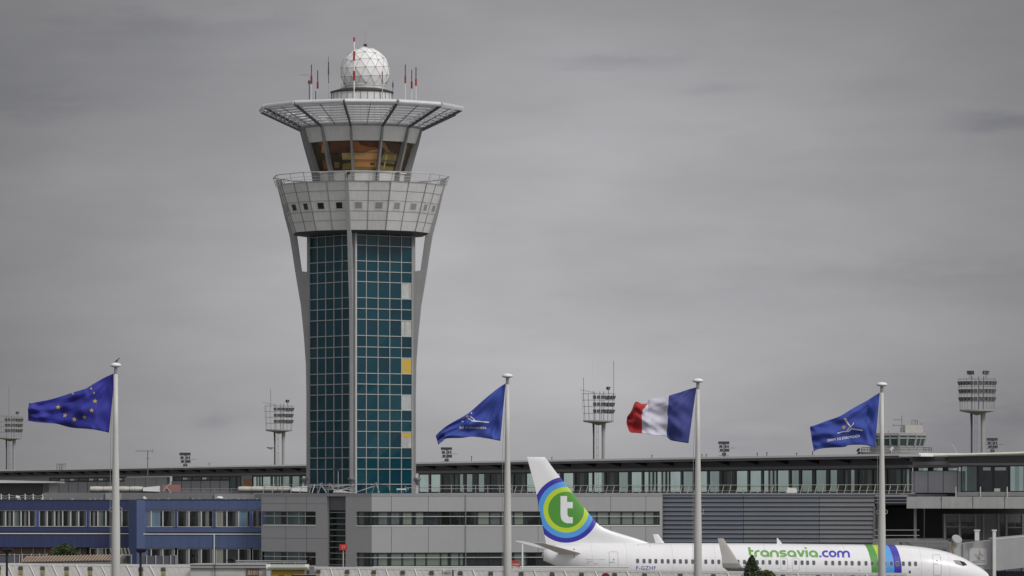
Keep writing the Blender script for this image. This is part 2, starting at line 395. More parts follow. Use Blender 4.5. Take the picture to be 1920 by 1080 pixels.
    cn.build('consoles', mat('console_dark', (.03,.028,.025), .7), T)
    # tinted glass: amber tint, reflecting and half clear
    def cabglass(name, tint, clear):
        m = bpy.data.materials.new(name); m.use_nodes = True; t = m.node_tree; t.nodes.clear(); e = N(t)
        o = e.n('ShaderNodeOutputMaterial'); tr = e.n('ShaderNodeBsdfTransparent'); tr.inputs[0].default_value = (*tint, 1)
        p = e.n('ShaderNodeBsdfPrincipled'); p.inputs['Roughness'].default_value = .05
        tc = e.n('ShaderNodeTexCoord'); nz = e.n('ShaderNodeTexNoise'); nz.inputs['Scale'].default_value = .55; nz.inputs['Detail'].default_value = 3; nz.inputs['Distortion'].default_value = 1.2; e.link(tc.outputs['Object'], nz.inputs['Vector'])
        cr = e.n('ShaderNodeValToRGB'); e.link(nz.outputs[0], cr.inputs[0])
        cr.color_ramp.elements[0].position = .38; cr.color_ramp.elements[0].color = (tint[0]*.10, tint[1]*.08, tint[2]*.07, 1)
        cr.color_ramp.elements[1].position = .66; cr.color_ramp.elements[1].color = (tint[0]*.55, tint[1]*.42, tint[2]*.35, 1)
        e.link(cr.outputs[0], p.inputs['Base Color'])
        ms = e.n('ShaderNodeMixShader'); ms.inputs[0].default_value = .10; e.link(tr.outputs[0], ms.inputs[1]); e.link(p.outputs[0], ms.inputs[2]); e.link(ms.outputs[0], o.inputs[0])
        return m
    G_cl = cabglass('cab_glass_tinted', (.92,.86,.74), .9)
    SH = {n_: mat('reflection_patch_'+n_, c, .6, var=.30, scale=1.1, fine=.2) for n_, c in (('rust',(.34,.12,.05)),('peach',(.72,.45,.24)),('tan',(.60,.33,.14)),('maroon',(.10,.04,.03)),('olive',(.42,.40,.20)),('dusk',(.035,.025,.02)),('moss',(.20,.19,.08)),('brown',(.22,.14,.07)))}
    def pane_fill(P0, P1, P2, P3, wdw, k):  # amber reflection and inner tones painted on polygons behind the pane
        def gi(u, f, dd=.12):
            p_ = P0.lerp(P1,u).lerp(P3.lerp(P2,u), f); c_ = Vector((TX,TY,p_.z)); return p_+(c_-p_).normalized()*dd
        lay = {0: [('tan',[(0,0),(1,0),(1,.36),(0,.36)]),('peach',[(0,.36),(1,.36),(1,.72),(.72,.68),(.45,.60),(0,.60)]),('rust',[(0,.60),(.45,.60),(.72,.68),(1,.72),(1,1),(0,1)]),('maroon',[(.2,1),(.3,.86),(.6,.80),(1,.76),(1,1)],.11),('olive',[(0,.52),(.45,.48),(.5,.60),(0,.60)],.10),('dusk',[(.70,.20),(.90,.20),(.86,.30),(.80,.24),(.74,.30)],.10),('moss',[(0,0),(1,0),(1,.12),(0,.14)],.10)],
               11: [('maroon',[(0,.60),(1,.60),(1,1),(0,1)]),('dusk',[(0,.36),(.52,.36),(.52,.60),(0,.60)]),('olive',[(.52,.36),(1,.36),(1,.62),(.52,.62)]),('dusk',[(0,0),(1,0),(1,.36),(0,.36)]),('brown',[(.08,.10),(.3,.12),(.36,.30),(.12,.32)],.11),('moss',[(.45,.05),(.9,.05),(.95,.28),(.5,.24)],.11)],
               1: [('dusk',[(0,0),(1,0),(1,1),(0,1)]),('moss',[(.1,.30),(.9,.26),(.95,.62),(.3,.66)],.11),('brown',[(.05,.9),(.2,.98),(.8,.45),(.7,.40)],.10),('olive',[(.35,.08),(.42,.08),(.46,.55),(.38,.55)],.09),('moss',[(.1,.02),(.9,.02),(.9,.16),(.1,.2)],.11)],
               10: [('dusk',[(0,0),(1,0),(1,1),(0,1)]),('tan',[(.45,.62),(.95,.60),(.8,.86),(.6,.90)],.11),('brown',[(.3,.1),(.9,.1),(.85,.42),(.4,.4)],.11),('rust',[(.5,.9),(1,.9),(1,1),(.4,1)],.10)]}
        for item in lay.get(k, [('dusk',[(0,0),(1,0),(1,1),(0,1)]),('moss',[(.1,.1),(.6,.1),(.6,.9),(.1,.9)],.11)]):
            sh = MB(); pts = [gi(u, f, item[2] if len(item) > 2 else .12) for u, f in item[1]]; sh.add(pts, [tuple(range(len(pts)))]); sh.build('reflection_patch', SH[item[0]], wdw)
    for k in range(12):
        g = MB(); rt, rb2 = 5.30, 4.36
        a0, a1 = A0+30*k, A0+30*(k+1)
        P0, P1, P2, P3 = [Vector(v) for v in (tpt(rb2,a0,zg0), tpt(rb2,a1,zg0), tpt(rt,a1,zg1), tpt(rt,a0,zg1))]
        g.add([P0,P1,P2,P3], [(0,1,2,3)])
        wdw = g.build('window', G_cl, T)
        br = MB()
        for f in (.36, .62): br.beam(P0.lerp(P3,f), P1.lerp(P2,f), .05, .05)
        br.build('glazing_bar', M_dark, wdw); pane_fill(P0, P1, P2, P3, wdw, k)
    for k in range(12):
        a = A0+30*k; ar = radians(a); tv = Vector((cos(ar), sin(ar), 0))
        fb = MB(); rings = []
        for z_, ri, ro in ((zu-.05, 4.15, 4.78), (zg0, 4.32, 4.95), (zg1, 5.25, 5.78), (zc+.05, 5.8, 6.15)):
            c0 = Vector(tpt(ri,a,z_)); c1 = Vector(tpt(ro,a,z_)); rings.append([c0-tv*.10, c1-tv*.10, c1+tv*.10, c0+tv*.10])
        fb.loft(rings); fb.build('cab_fin', M_fin, T)
    rf = MB(); rf.loft([[tpt(r_, A0+30*k, z_) for k in range(12)] for r_, z_ in ((5.9,zc-.02),(6.1,zc),(6.1,zc+.22),(2.0,zc+.5))]); rf.build('roof', mat('roof_grey', (.22,.22,.22), .8), T)
    # louvred crown
    zo = CH+37.9; ro_ = 10.02
    def cr_(r, k, dz=0.0): f = (r-6.1)/(ro_-6.1); return tpt(r, A0+30*k, zc+.02+(zo-zc-.22)*f + dz)
    for k in range(12):
        tr = MB(); tr.beam(cr_(6.05,k,-.02), cr_(ro_,k,-.02), .13, .26)
        tr.beam(cr_(6.2,k,.62), cr_(ro_,k,.18), .09, .10)
        for j in range(5):
            r0 = 6.4+j*.72; tr.beam(cr_(r0,k,.02), cr_(r0+.3,k,.5-.3*(j/5)), .04, .04)
        tr.build('truss', M_truss, T)
        for j in range(8):
            r0 = 6.45+j*.435
            sl = MB(); a_ = Vector(cr_(r0,k,.12)); b_ = Vector(cr_(r0,k+1,.12)); d = (b_-a_).normalized(); a_ += d*.09; b_ -= d*.09
            am = radians(A0+30*k+15); outw = Vector((sin(am), -cos(am), 0))
            pr = [(-.15,-.03),(-.09,-.10),(.03,-.115),(.14,-.04),(.13,.06),(0,.09),(-.12,.05)]
            rings = [[p_ + outw*u + Vector((0,0,v_)) for u, v_ in pr] for p_ in (a_, a_.lerp(b_,.5), b_)]
            sl.loft(rings); sl.build('louvre', M_al, T, smooth=False)
        ob = MB(); a_ = Vector(cr_(ro_,k,.14)); b_ = Vector(cr_(ro_,k+1,.14)); d = (b_-a_).normalized()
        ob.tube([a_+d*.1, b_-d*.1], .235, 14); ob.build('edge_tube', M_al, T, smooth=False)
        md = MB(); r_a = 6.2*cos(radians(15)); r_b = ro_*cos(radians(15)); am = A0+30*k+15
        pa = Vector(cr_(6.2,k)).lerp(Vector(cr_(6.2,k+1)),.5); pb2 = Vector(cr_(ro_-.1,k)).lerp(Vector(cr_(ro_-.1,k+1)),.5)
        md.beam(pa+Vector((0,0,-.02)), pb2+Vector((0,0,-.02)), .04, .06); md.build('purlin', M_truss, T)
    # drum and radome
    zd = CH+39.55; DX = TX+.08
    dr = MB(); dr.lathe2(DX, TY, [(3.2,zc),(2.98,zd-.02)], 28); d_ = dr.build('drum', M_offw, T)
    sm = MB()
    for k in range(28):
        a = 2*pi*k/28; sm.beam((DX+3.23*cos(a),TY+3.23*sin(a),zc), (DX+3.01*cos(a),TY+3.01*sin(a),zd-.05), .05, .05)
    sm.build('drum_seam', M_seam, d_)
    cp = MB(); cp.lathe2(DX, TY, [(2.9,zd-.12),(3.12,zd-.1),(3.12,zd+.02),(2.2,zd+.30),(.1,zd+.34)], 36); cp.build('drum_cap', M_dark, T)
    RX = XY(684.8, TY); rcz = CH+(HZ-134)/TS; RR = 2.44
    cl = MB(); cl.lathe2(RX, TY, [(1.98,zd+.2),(1.98,zd+.55),(2.04,zd+.57),(2.04,zd+.68),(1.9,zd+.72)], 30); cl.build('radome_collar', M_offw, T)
    # geodesic dome, frequency 3
    t = (1+sqrt(5))/2
    iv = [Vector(v).normalized() for v in ((-1,t,0),(1,t,0),(-1,-t,0),(1,-t,0),(0,-1,t),(0,1,t),(0,-1,-t),(0,1,-t),(t,0,-1),(t,0,1),(-t,0,-1),(-t,0,1))]
    fc = [(0,11,5),(0,5,1),(0,1,7),(0,7,10),(0,10,11),(1,5,9),(5,11,4),(11,10,2),(10,7,6),(7,1,8),(3,9,4),(3,4,2),(3,2,6),(3,6,8),(3,8,9),(4,9,5),(2,4,11),(6,2,10),(8,6,7),(9,8,1)]
    rot = Matrix.Rotation(.35,3,'Y') @ Matrix.Rotation(.5,3,'X') @ Matrix.Rotation(.8,3,'Z'); C = Vector((RX, TY, rcz))
    dome = MB(); st = MB(); eds = set(); key = lambda p_: (round(p_.x,4),round(p_.y,4),round(p_.z,4)); vv = {}
    fr = 3
    for A,B,Cc in fc:
        g = {}
        for i in range(fr+1):
            for j in range(fr+1-i):
                p_ = (iv[A]*(fr-i-j)+iv[B]*i+iv[Cc]*j).normalized(); p_ = rot @ p_; g[(i,j)] = C + p_*RR
        tris = []
        for i in range(fr):
            for j in range(fr-i):
                tris.append((g[(i,j)],g[(i+1,j)],g[(i,j+1)]))
                if i+j < fr-1: tris.append((g[(i+1,j)],g[(i+1,j+1)],g[(i,j+1)]))
        for tri in tris:
            if sum(p_.z for p_ in tri)/3 < rcz-RR*.70: continue
            dome.add(tri, [(0,1,2)])
            for u, v_ in ((0,1),(1,2),(2,0)):
                k_ = tuple(sorted((key(tri[u]), key(tri[v_]))))
                if k_ not in eds: eds.add(k_); st.beam(tri[u]+(tri[u]-C)*.004, tri[v_]+(tri[v_]-C)*.004, .024, .024)
                vv[key(tri[u])] = tri[u]
    for p_ in vv.values():
        d = (p_-C).normalized(); st.tube([p_-d*.01, p_+d*.035], .085, 8)
    dm = dome.build('radome', mat('radome_white', (.84,.835,.82), .5, var=.05, scale=.7), T)
    st.build('radome_seam', mat('radome_strut', (.36,.36,.355), .6), dm)
    bc = MB(); bc.box(RX-.16,RX+.16,TY-.16,TY+.16,rcz+RR-.02,rcz+RR+.2); bc.mat(1); bc.box(RX-.19,RX+.19,TY-.19,TY+.19,rcz+RR+.2,rcz+RR+.27); bc.tube([(RX-.02,TY,rcz+RR+.2),(RX-.02,TY,rcz+RR+1.7)], .008, 4)
    bc.build('beacon', [M_dark, mat('beacon_rust', (.25,.08,.05), .6)], T)
    # aerials: (px, dy, list of (y0, y1, radius px, material))
    W, D, Rr = M_white, M_truss, M_red
    ae = [(664,-3.0,[(188,151,1.2,W),(151,133,2.1,Rr),(133,114,1.2,W),(114,96,1.9,Rr),(96,78,1.3,W),(78,70,1.6,Rr)]),
          (580,0,[(190,155,.9,D),(157,151,2.6,D),(155,106,.55,M_lsteel)]),
          (584,1,[(190,157,.5,W),(157,143,1.9,Rr),(143,121,1.0,D)]),
          (595.6,1,[(190,166,.35,W),(166,154,1.8,Rr),(154,132,1.0,D)]),
          (592,-1,[(190,171,.9,D)]),
          (616,0,[(190,156,.3,M_lsteel),(156,140,.7,D),(140,128,1.3,D),(128,116,1.0,D),(116,106,.4,D)]),
          (760,0,[(190,156,.6,W),(156,143,1.7,Rr),(143,121,1.0,D)]),
          (772,1,[(190,166,.6,W),(166,153,1.9,Rr),(153,131,.9,D)]),
          (780,0,[(190,161,.6,W),(161,148,1.7,Rr),(148,126,1.0,D)]),
          (717,-2.6,[(190,156,.8,M_lsteel),(156,140,.9,D),(140,134,.9,M_red)]),
          (736.7,0,[(190,164,.5,D),(164,155,1.3,D),(155,150,.4,D)])]
    for px, dy, segs in ae:
        X = XY(px, TY+dy); S = F/(TY+dy)
        mb = MB(); ms_ = []
        for y0, y1, rp, m in segs:
            if m not in ms_: ms_.append(m)
            mb.mat(ms_.index(m)); mb.tube([(X,TY+dy,ZP(y0,TY+dy)),(X,TY+dy,ZP(y1,TY+dy))], rp/S, 8)
        mb.build('aerial', ms_, T)
    yg = MB(); zy = ZP(140.5,TY); X = XY(580,TY); yg.tube([(X-.9,TY,zy),(X+.1,TY,zy)], .015, 5)
    for i in range(7): yg.tube([(X-.85+i*.12,TY-.2,zy),(X-.85+i*.12,TY+.2,zy)], .008, 4)
    yg.box(X-.14,X-.02,TY-.08,TY+.08,zy-.75,zy-.6); yg.build('yagi_aerial', M_truss, T)
    # walls lamps / camera on the rail
    bx_ = MB(); x_ = XY(653.5, TY-8.6); bx_.box(x_-.14,x_+.14,TY-8.75,TY-8.5,ZP(327,TY-8.6),ZP(322,TY-8.6)); bx_.build('obstruction_lamp', M_black, T)
    ld = MB()
    for s_ in (-1,1): ld.tube([(RX-2.25+s_*.1,TY-.3,zd),(RX-2.25+s_*.1,TY-.3,zd+.9)], .03, 6)
    ld.tube([(RX-2.5,TY-.4,zd),(RX-2.1,TY-.4,zd+.6)], .02, 5); ld.tube([(RX-2.08,TY-.6,zd+.05),(RX-2.08,TY-.6,zd+.55)], .16, 10); ld.build('service_ladder', M_offw, T)
control_tower()
# ------------------------------------------------------------------ facade glazing shared by the buildings
M_mulB = mat('mullion_black', (.010,.016,.016), .5)
M_gpale = glass('glass_pale_green', (.27,.40,.36), .12, var=.22, scale=.35)
M_gpale2 = glass('glass_pale_blue', (.21,.29,.28), .12, var=.25, scale=.4)
M_gdark = glass('glass_dark', (.030,.036,.038), .08, var=.4, scale=.4)
M_gmid = glass('glass_mid', (.10,.13,.125), .10, var=.4, scale=.4)
M_gblk = glass('glass_black', (.008,.010,.011), .06)
M_col = mat('inner_column', (.30,.33,.32), .7)
M_blind = mat('inner_blind', (.24,.30,.275), .7, streak=.15)
def clear_glass(name, tint, refl=.12):
    """glass one really sees the sky through"""
    m = bpy.data.materials.new(name); m.use_nodes = True; t = m.node_tree; t.nodes.clear(); e = N(t)
    o = e.n('ShaderNodeOutputMaterial'); tr = e.n('ShaderNodeBsdfTransparent'); p = e.n('ShaderNodeBsdfPrincipled'); p.inputs['Roughness'].default_value = .06; p.inputs['Base Color'].default_value = (tint[0]*.3, tint[1]*.35, tint[2]*.33, 1)
    tc = e.n('ShaderNodeTexCoord'); nz = e.n('ShaderNodeTexNoise'); nz.inputs['Scale'].default_value = .35; nz.inputs['Detail'].default_value = 4; e.link(tc.outputs['Object'], nz.inputs['Vector'])
    vm = e.n('ShaderNodeVectorMath', operation='SCALE'); vm.inputs[0].default_value = tint; e.link(e.m('MULTIPLY_ADD', e.m('SUBTRACT', nz.outputs[0], .5), .5, 1.0), vm.inputs[3]); e.link(vm.outputs[0], tr.inputs[0])
    ms = e.n('ShaderNodeMixShader'); ms.inputs[0].default_value = refl; e.link(tr.outputs[0], ms.inputs[1]); e.link(p.outputs[0], ms.inputs[2]); e.link(ms.outputs[0], o.inputs[0])
    MATS[name] = m; return m
M_tpale = clear_glass('hall_glass_green', (.80,1.0,.92)); M_tpale2 = clear_glass('hall_glass_blue', (.55,.70,.66), .18)
def panes(W, root, edges, z0, z1, o, pick, frame=.045, bars=(), colm=None, depth=.05, fmat=None, rng=None, inner=True):
    """windows between successive stations; each window = frame + pane (+ what stands behind it)"""
    rng = rng or random.Random(len(edges)+int(z0*10))
    for i in range(len(edges)-1):
        a, b = sorted((edges[i], edges[i+1])); mb = MB()
        if b-a < .05: continue
        W.box(mb, a, a+frame, z0, z1, o-depth, o+.03); W.box(mb, b-frame, b, z0, z1, o-depth, o+.03)
        W.box(mb, a+frame, b-frame, z0, z0+frame, o-depth, o+.03); W.box(mb, a+frame, b-frame, z1-frame, z1, o-depth, o+.03)
        for f in bars: zz = z0+(z1-z0)*f; W.box(mb, a+frame, b-frame, zz-.02, zz+.02, o-depth, o+.02)
        ms = [fmat or M_mulB]; pm = pick(i, rng) if callable(pick) else pick
        pm = pm if isinstance(pm, (list, tuple)) else [pm]
        n = len(pm); inner_w = (b-a-2*frame)/n
        for j, m in enumerate(pm):
            if m not in ms: ms.append(m)
            mb.mat(ms.index(m)); s0 = a+frame+inner_w*j; s1 = s0+inner_w
            jit = [rng.uniform(-.006,.006) for _ in range(4)]
            mb.add([W.p(s0,z0+frame,o-.02+jit[0]), W.p(s1,z0+frame,o-.02+jit[1]), W.p(s1,z1-frame,o-.02+jit[2]), W.p(s0,z1-frame,o-.02+jit[3])], [(0,1,2,3)])
        mb.build('window', ms, root)
def wallbox(W, mb, p0, p1, H0, H1, o0, o1): return W.box(mb, W.s_(p0), W.s_(p1), CH+H0, CH+H1, o0, o1)
# ------------------------------------------------------------------ long terminal behind
M_soff = mat('fascia_dark', (.085,.082,.088), .7, var=.12, streak=.05)
M_strip = mat('fascia_strip', (.20,.20,.20), .6, streak=.08)
M_roofe = mat('roof_edge', (.84,.84,.82), .5, streak=.05, var=.05)
M_conc = mat('wall_concrete', (.27,.27,.265), .75, streak=.1, var=.1)
def terminal():
    # facade runs from far left to near right
    W = Wall(-40, 742.0, 1757, 424.5)
    T = thing('terminal_building', 'long low terminal hall with thin white roof edge and pale green windows behind the tower', 'terminal', (0, 500, 0))
    L = W.L
    rf = MB(); W.box(rf, 0, L, CH+3.56, CH+3.76, -42, 1.9); rf.build('roof', M_roofe, T)
    re = MB(); W.box(re, 0, L, CH+3.32, CH+3.557, .02, 1.7); re.build('roof_soffit', mat('roof_soffit_grey', (.19,.19,.185), .7, streak=.1), T)
    s = 4
    while s < L-2:
        br = MB(); br.add([W.p(s-.12,CH+3.32,.02),W.p(s-.12,CH+2.9,.02),W.p(s-.12,CH+3.32,1.65),W.p(s+.12,CH+3.32,.02),W.p(s+.12,CH+2.9,.02),W.p(s+.12,CH+3.32,1.65)], [(0,1,2),(3,5,4),(0,3,4,1),(1,4,5,2),(2,5,3,0)]); br.build('roof_bracket', M_dark, T); s += 7.1
    fa = MB(); W.box(fa, 0, L, CH+2.72, CH+3.32, -.4, .02); fm = MB(); W.box(fm, 0, L, CH+2.42, CH+2.717, -.4, .08)
    fa.build('fascia', M_soff, T); fm.build('fascia_strip', M_strip, T)
    bk = MB(); W.box(bk, 0, L, 0, CH-.02, -40, -.02); bk.build('wall', M_conc, T)
    rnd = random.Random(11)
    def pick(i, r):
        k = r.random()
        if k < .46: return [M_tpale]*5 + [M_gmid]
        if k < .70: return [M_tpale, M_tpale, M_gmid, M_tpale2, M_gdark, M_tpale2]
        if k < .88: return [M_tpale2]*3 + [M_gdark]
        if k < .88: return [M_gmid, M_tpale2, M_gmid, M_gblk]
        return [M_gdark, M_gmid, M_gdark]
    def pickd(i, r):
        k = r.random()
        if k < .6: return [M_gdark, M_gdark, M_gmid]
        if k < .8: return [M_gmid, M_gdark, M_tpale2, M_gdark]
        return [M_tpale2, M_gdark]
    def edges(p0, p1, px0, px1):       # module narrows as the facade recedes
        out = [p0]; p_ = p0
        while p_ < p1-3: p_ += px0+(px1-px0)*((p_-p0)/(p1-p0)); out.append(min(p_, p1))
        return [W.s_(v) for v in out]
    panes(W, T, edges(783, 1110, 22.0, 23.4), CH+.03, CH+2.42, -.15, lambda i, r: pickd(i, r) if 1 < i < 9 else pick(i, r), frame=.16, bars=(.27,), rng=rnd)
    panes(W, T, edges(1110, 1500, 23.4, 26.4), CH+.03, CH+2.42, -.15, pick, frame=.13, bars=(.27,), rng=rnd)
    panes(W, T, edges(1500, 1707, 26.4, 27.5), CH+.03, CH+2.42, -.15, lambda i, r: pick(i, r) if i < 2 else pickd(i, r), frame=.14, bars=(), rng=rnd)
    panes(W, T, edges(472, 583, 18.0, 19.0), CH+.03, CH+2.42, -.15, pick, frame=.2, rng=rnd)
    ps = mat('panel_light', (.26,.26,.275), .6, streak=.06); ms = mat('seam_dark', (.03,.03,.035), .6)
    # metal panels with a slit of glass above them, on the far left
    def slit(p0, p1, step, n0):
        e = []; p_ = p0
        while p_ <= p1+.1: e.append(W.s_(p_)); p_ += step
        panes(W, T, e, CH+1.72, CH+2.42, -.12, lambda i, r: [M_tpale2, M_gmid] if r.random() < .6 else [M_gdark], frame=.22, rng=rnd)
        mb = MB(); W.box(mb, e[0], e[-1], CH-.6, CH+1.72, -.2, -.02); mb.mat(1)
        for s_ in e: W.box(mb, s_-.10, s_+.10, CH-.6, CH+1.72, -.02, .0)
        mb.build('wall_panel', [ps, ms], T)
    slit(92, 236, 18, 8); slit(322, 430, 18, 6)
    mb = MB(); W.box(mb, W.s_(237), W.s_(316), CH-.6, CH+2.35, -.2, .25); mb.mat(1)
    for q_ in (256, 276, 296): W.box(mb, W.s_(q_)-.05, W.s_(q_)+.05, CH-.6, CH+2.35, .25, .262)
    mb.build('wall_panel', [mat('panel_pale', (.30,.30,.31), .6, streak=.06), ms], T)
    mb = MB(); W.box(mb, W.s_(430), W.s_(472), CH-.6, CH+2.42, -.2, -.02); mb.mat(1); W.box(mb, W.s_(457), W.s_(474)-.2, CH+.6, CH+1.9, -.02, .02); mb.build('wall_panel', [ps, mat('panel_orange', (.28,.15,.06), .7)], T)
    panes(W, T, [W.s_(v) for v in (430, 443, 452)], CH+.03, CH+2.42, .02, [M_tpale2, M_gdark], frame=.2, rng=rnd)
    mb = MB(); W.box(mb, 0, W.s_(92), CH-.6, CH+2.42, -.2, -.02); mb.build('wall_panel', ps, T)
    # right end: closed panels with slits, thick eaves block
    R = Wall(1707, 423.0, 1806, 418.0)
    mb = MB(); R.box(mb, R.s_(1709), R.s_(1806), CH+.05, CH+2.05, -.3, 0); mb.mat(1)
    for q_ in (1714, 1740, 1768.5, 1795): R.box(mb, R.s_(q_)-.03, R.s_(q_)+.03, CH+.05, CH+2.05, 0, .012)
    mb.build('wall_panel', [mat('panel_mauve', (.40,.40,.42), .55, streak=.05), ms], T)
    panes(R, T, [R.s_(v) for v in (1712, 1740, 1768, 1796)], CH+2.05, CH+2.42, -.05, [M_gblk, M_tpale2, M_tpale], frame=.06, rng=rnd)
    mb = MB(); R.box(mb, R.s_(1707), R.s_(1801), CH+2.42, CH+2.62, -.3, .25); R.box(mb, R.s_(1718), R.s_(1801), CH+2.62, CH+2.95, -.3, .5); mb.build('fascia_block', M_strip, T)
    mb = MB(); R.box(mb, R.s_(1707), R.s_(1800), CH+2.95, CH+3.4, -.3, .1); mb.build('upper_fascia', M_soff, T)
    mb = MB(); R.box(mb, R.s_(1712), R.s_(1753), CH+3.42, CH+3.60, -2, 1.9); mb.build('roof_end', M_roofe, T)
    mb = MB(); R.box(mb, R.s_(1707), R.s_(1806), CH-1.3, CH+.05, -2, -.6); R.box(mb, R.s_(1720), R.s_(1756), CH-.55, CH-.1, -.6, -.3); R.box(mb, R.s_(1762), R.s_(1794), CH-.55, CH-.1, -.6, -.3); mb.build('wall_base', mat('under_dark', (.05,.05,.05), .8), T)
    # small vents, pipes on the roof edge
    for px, h in ((400, .7), (590, .5), (893, 1.0), (1044, .5), (1232, .55), (1326, .5), (1334, .5), (1430, .55), (1448, .6), (1504, .4), (1534, .6)):
        v = MB(); s_ = W.s_(px); q = W.p(s_, CH+3.75, .6); v.tube([q, (q[0], q[1], q[2]+h*.6)], .04, 6); v.tube([(q[0]-.08,q[1],q[2]+h*.6),(q[0]+.08,q[1],q[2]+h*.6)], .035, 5); v.build('roof_vent', M_dark, T)
    return W
TW = terminal()
def terminal_wing():
    W = Wall(1757, 416.0, 1990, 413.0)
    T = thing('terminal_wing', 'terminal end with cream roof edge and deep concrete beam, at the right edge', 'terminal', (XY(1850,416), 416, 0))
    a = W.s_(1757); L = W.L
    rf = MB()
    s = a
    rings = []
    for s_, z_ in ((a, 3.50), (a+4, 3.60), (a+8, 3.70), (L, 3.92)):
        rings.append([W.p(s_,CH+z_-.16,-14), W.p(s_,CH+z_-.16,2.0), W.p(s_,CH+z_-.05,2.15), W.p(s_,CH+z_+.08,2.0), W.p(s_,CH+z_+.1,-14)])
    rf.loft(rings); rf.build('roof', mat('roof_cream', (.60,.59,.50), .6, streak=.12), T)
    rd = MB(); 
    s = a+.3
    while s < L: W.box(rd, s, s+.12, CH+3.33, CH+3.48, 1.7, 1.95); s += .55
    fa = MB(); W.box(fa, a+1, L, CH+2.78, CH+3.42, -.4, .0); fa.build('fascia', M_soff, T)
    fm = MB(); W.box(fm, a+1.2, L, CH+2.56, CH+2.78, -.4, .06); fm.build('fascia_strip', M_strip, T)
    e = [W.s_(v) for v in (1801, 1833, 1862, 1892, 1921, 1951, 1980)]
    pk = [[M_tpale2, M_gmid, M_gmid], [M_gdark], [M_gdark], [M_tpale, M_tpale2, M_tpale], [M_gmid], [M_gdark]]
    panes(W, T, e, CH+.12, CH+2.56, -.12, lambda i, r: pk[i % 6], frame=.10)
    lt = MB()
    for p0, p1 in ((1843,1857), (1865,1886)): W.box(lt, W.s_(p0), W.s_(p1), CH+2.1, CH+2.38, -.11, -.095)
    lt.build('ceiling_panel', M_lsteel, T)
    fu = MB(); W.box(fu, W.s_(1864), W.s_(1875), CH+.16, CH+.45, -.11, -.07); fu.build('seat_back', M_offw, T)
    lg = MB(); W.box(lg, W.s_(1796), L, CH-.25, CH+.10, -.4, .45); lg.build('ledge', M_conc, T)
    for px in (1840, 1890, 1794): 
        p_ = MB(); q = W.p(W.s_(px), CH-.35, .5); p_.tube([q,(q[0],q[1],q[2]+.95)], .05, 6); p_.build('drain_pipe', M_offw, T)
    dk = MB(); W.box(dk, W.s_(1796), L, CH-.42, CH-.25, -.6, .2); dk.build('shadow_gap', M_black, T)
    # deep concrete beam
    B = Wall(1700, 409.0, 1990, 404.0)
    bm = MB(); B.box(bm, B.s_(1700), B.L, CH-1.36, CH-.66, -6, 0); B.box(bm, B.s_(1700), B.L, CH-.655, CH-.30, -6, -.05); bm.mat(1)
    for q_ in (1765, 1824, 1884): B.box(bm, B.s_(q_)-.03, B.s_(q_)+.03, CH-1.36, CH-.3, 0, .006)
    bm.build('beam', [mat('beam_concrete', (.40,.40,.39), .75, streak=.16), M_seamd], T)
    # undercroft
    U = Wall(1640, 424.0, 1990, 424.0)
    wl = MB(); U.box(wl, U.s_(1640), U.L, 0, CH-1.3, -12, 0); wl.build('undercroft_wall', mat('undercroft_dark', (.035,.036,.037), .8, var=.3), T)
    V = Wall(1770, 417.0, 1990, 417.0)
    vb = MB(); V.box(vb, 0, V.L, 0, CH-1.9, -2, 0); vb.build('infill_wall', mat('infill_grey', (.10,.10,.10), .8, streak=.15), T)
    cb = MB()
    for px in (1771, 1799, 1829, 1844, 1872, 1887, 1918): V.box(cb, V.s_(px)-.08, V.s_(px)+.08, 0, CH-1.9, 0, .12)
    cb.build('mullion', mat('mullion_grey', (.16,.16,.16), .7), T)
    for p0, p1, y0, y1 in ((1775,1797,979,986), (1775,1797,990,1010), (1803,1815,979,987), (1816,1828,979,987), (1803,1828,991,1012), (1876,1885,980,1010), (1890,1902,980,988), (1904,1917,980,988), (1890,1917,991,1010)):
        g = MB(); V.box(g, V.s_(p0), V.s_(p1), ZP(y1,417), ZP(y0,417), 0, .03); g.mat(1)
        V.box(g, V.s_(p0)-.05, V.s_(p1)+.05, ZP(y1,417)-.07, ZP(y1,417)-.005, .002, .06); g.build('window', [M_gblk, mat('mullion_grey', (0,0,0))], T)
    cl = MB()
    for px in (1716, 1733): 
        q = PT(px, 1000, 410 if px == 1716 else 419); cl.tube([(q.x,q.y,0),(q.x,q.y,CH-1.36)], .13 if px == 1716 else .05, 10)
    cl.build('column', mat('column_grey', (.22,.22,.22), .7), T)
    for y in (994, 1004):
        h = MB(); h.tube([PT(1640,y,409), PT(1724,y,409)], .035, 6); h.build('handrail', M_steel, T)
    sl = MB(); B.box(sl, B.s_(1640)-.2, B.s_(1716), ZP(1022,409), ZP(1011,409), -8, 0); sl.build('floor_slab', M_conc, T)
    ga = MB(); ga.box(XY(1700,412), XY(1768,412), 411.5, 412.2, ZP(1013,412), ZP(1009,412)); ga.build('gallery_edge', M_conc, T)
M_seamd = mat('seam_darker', (.07,.07,.07), .7)
terminal_wing()
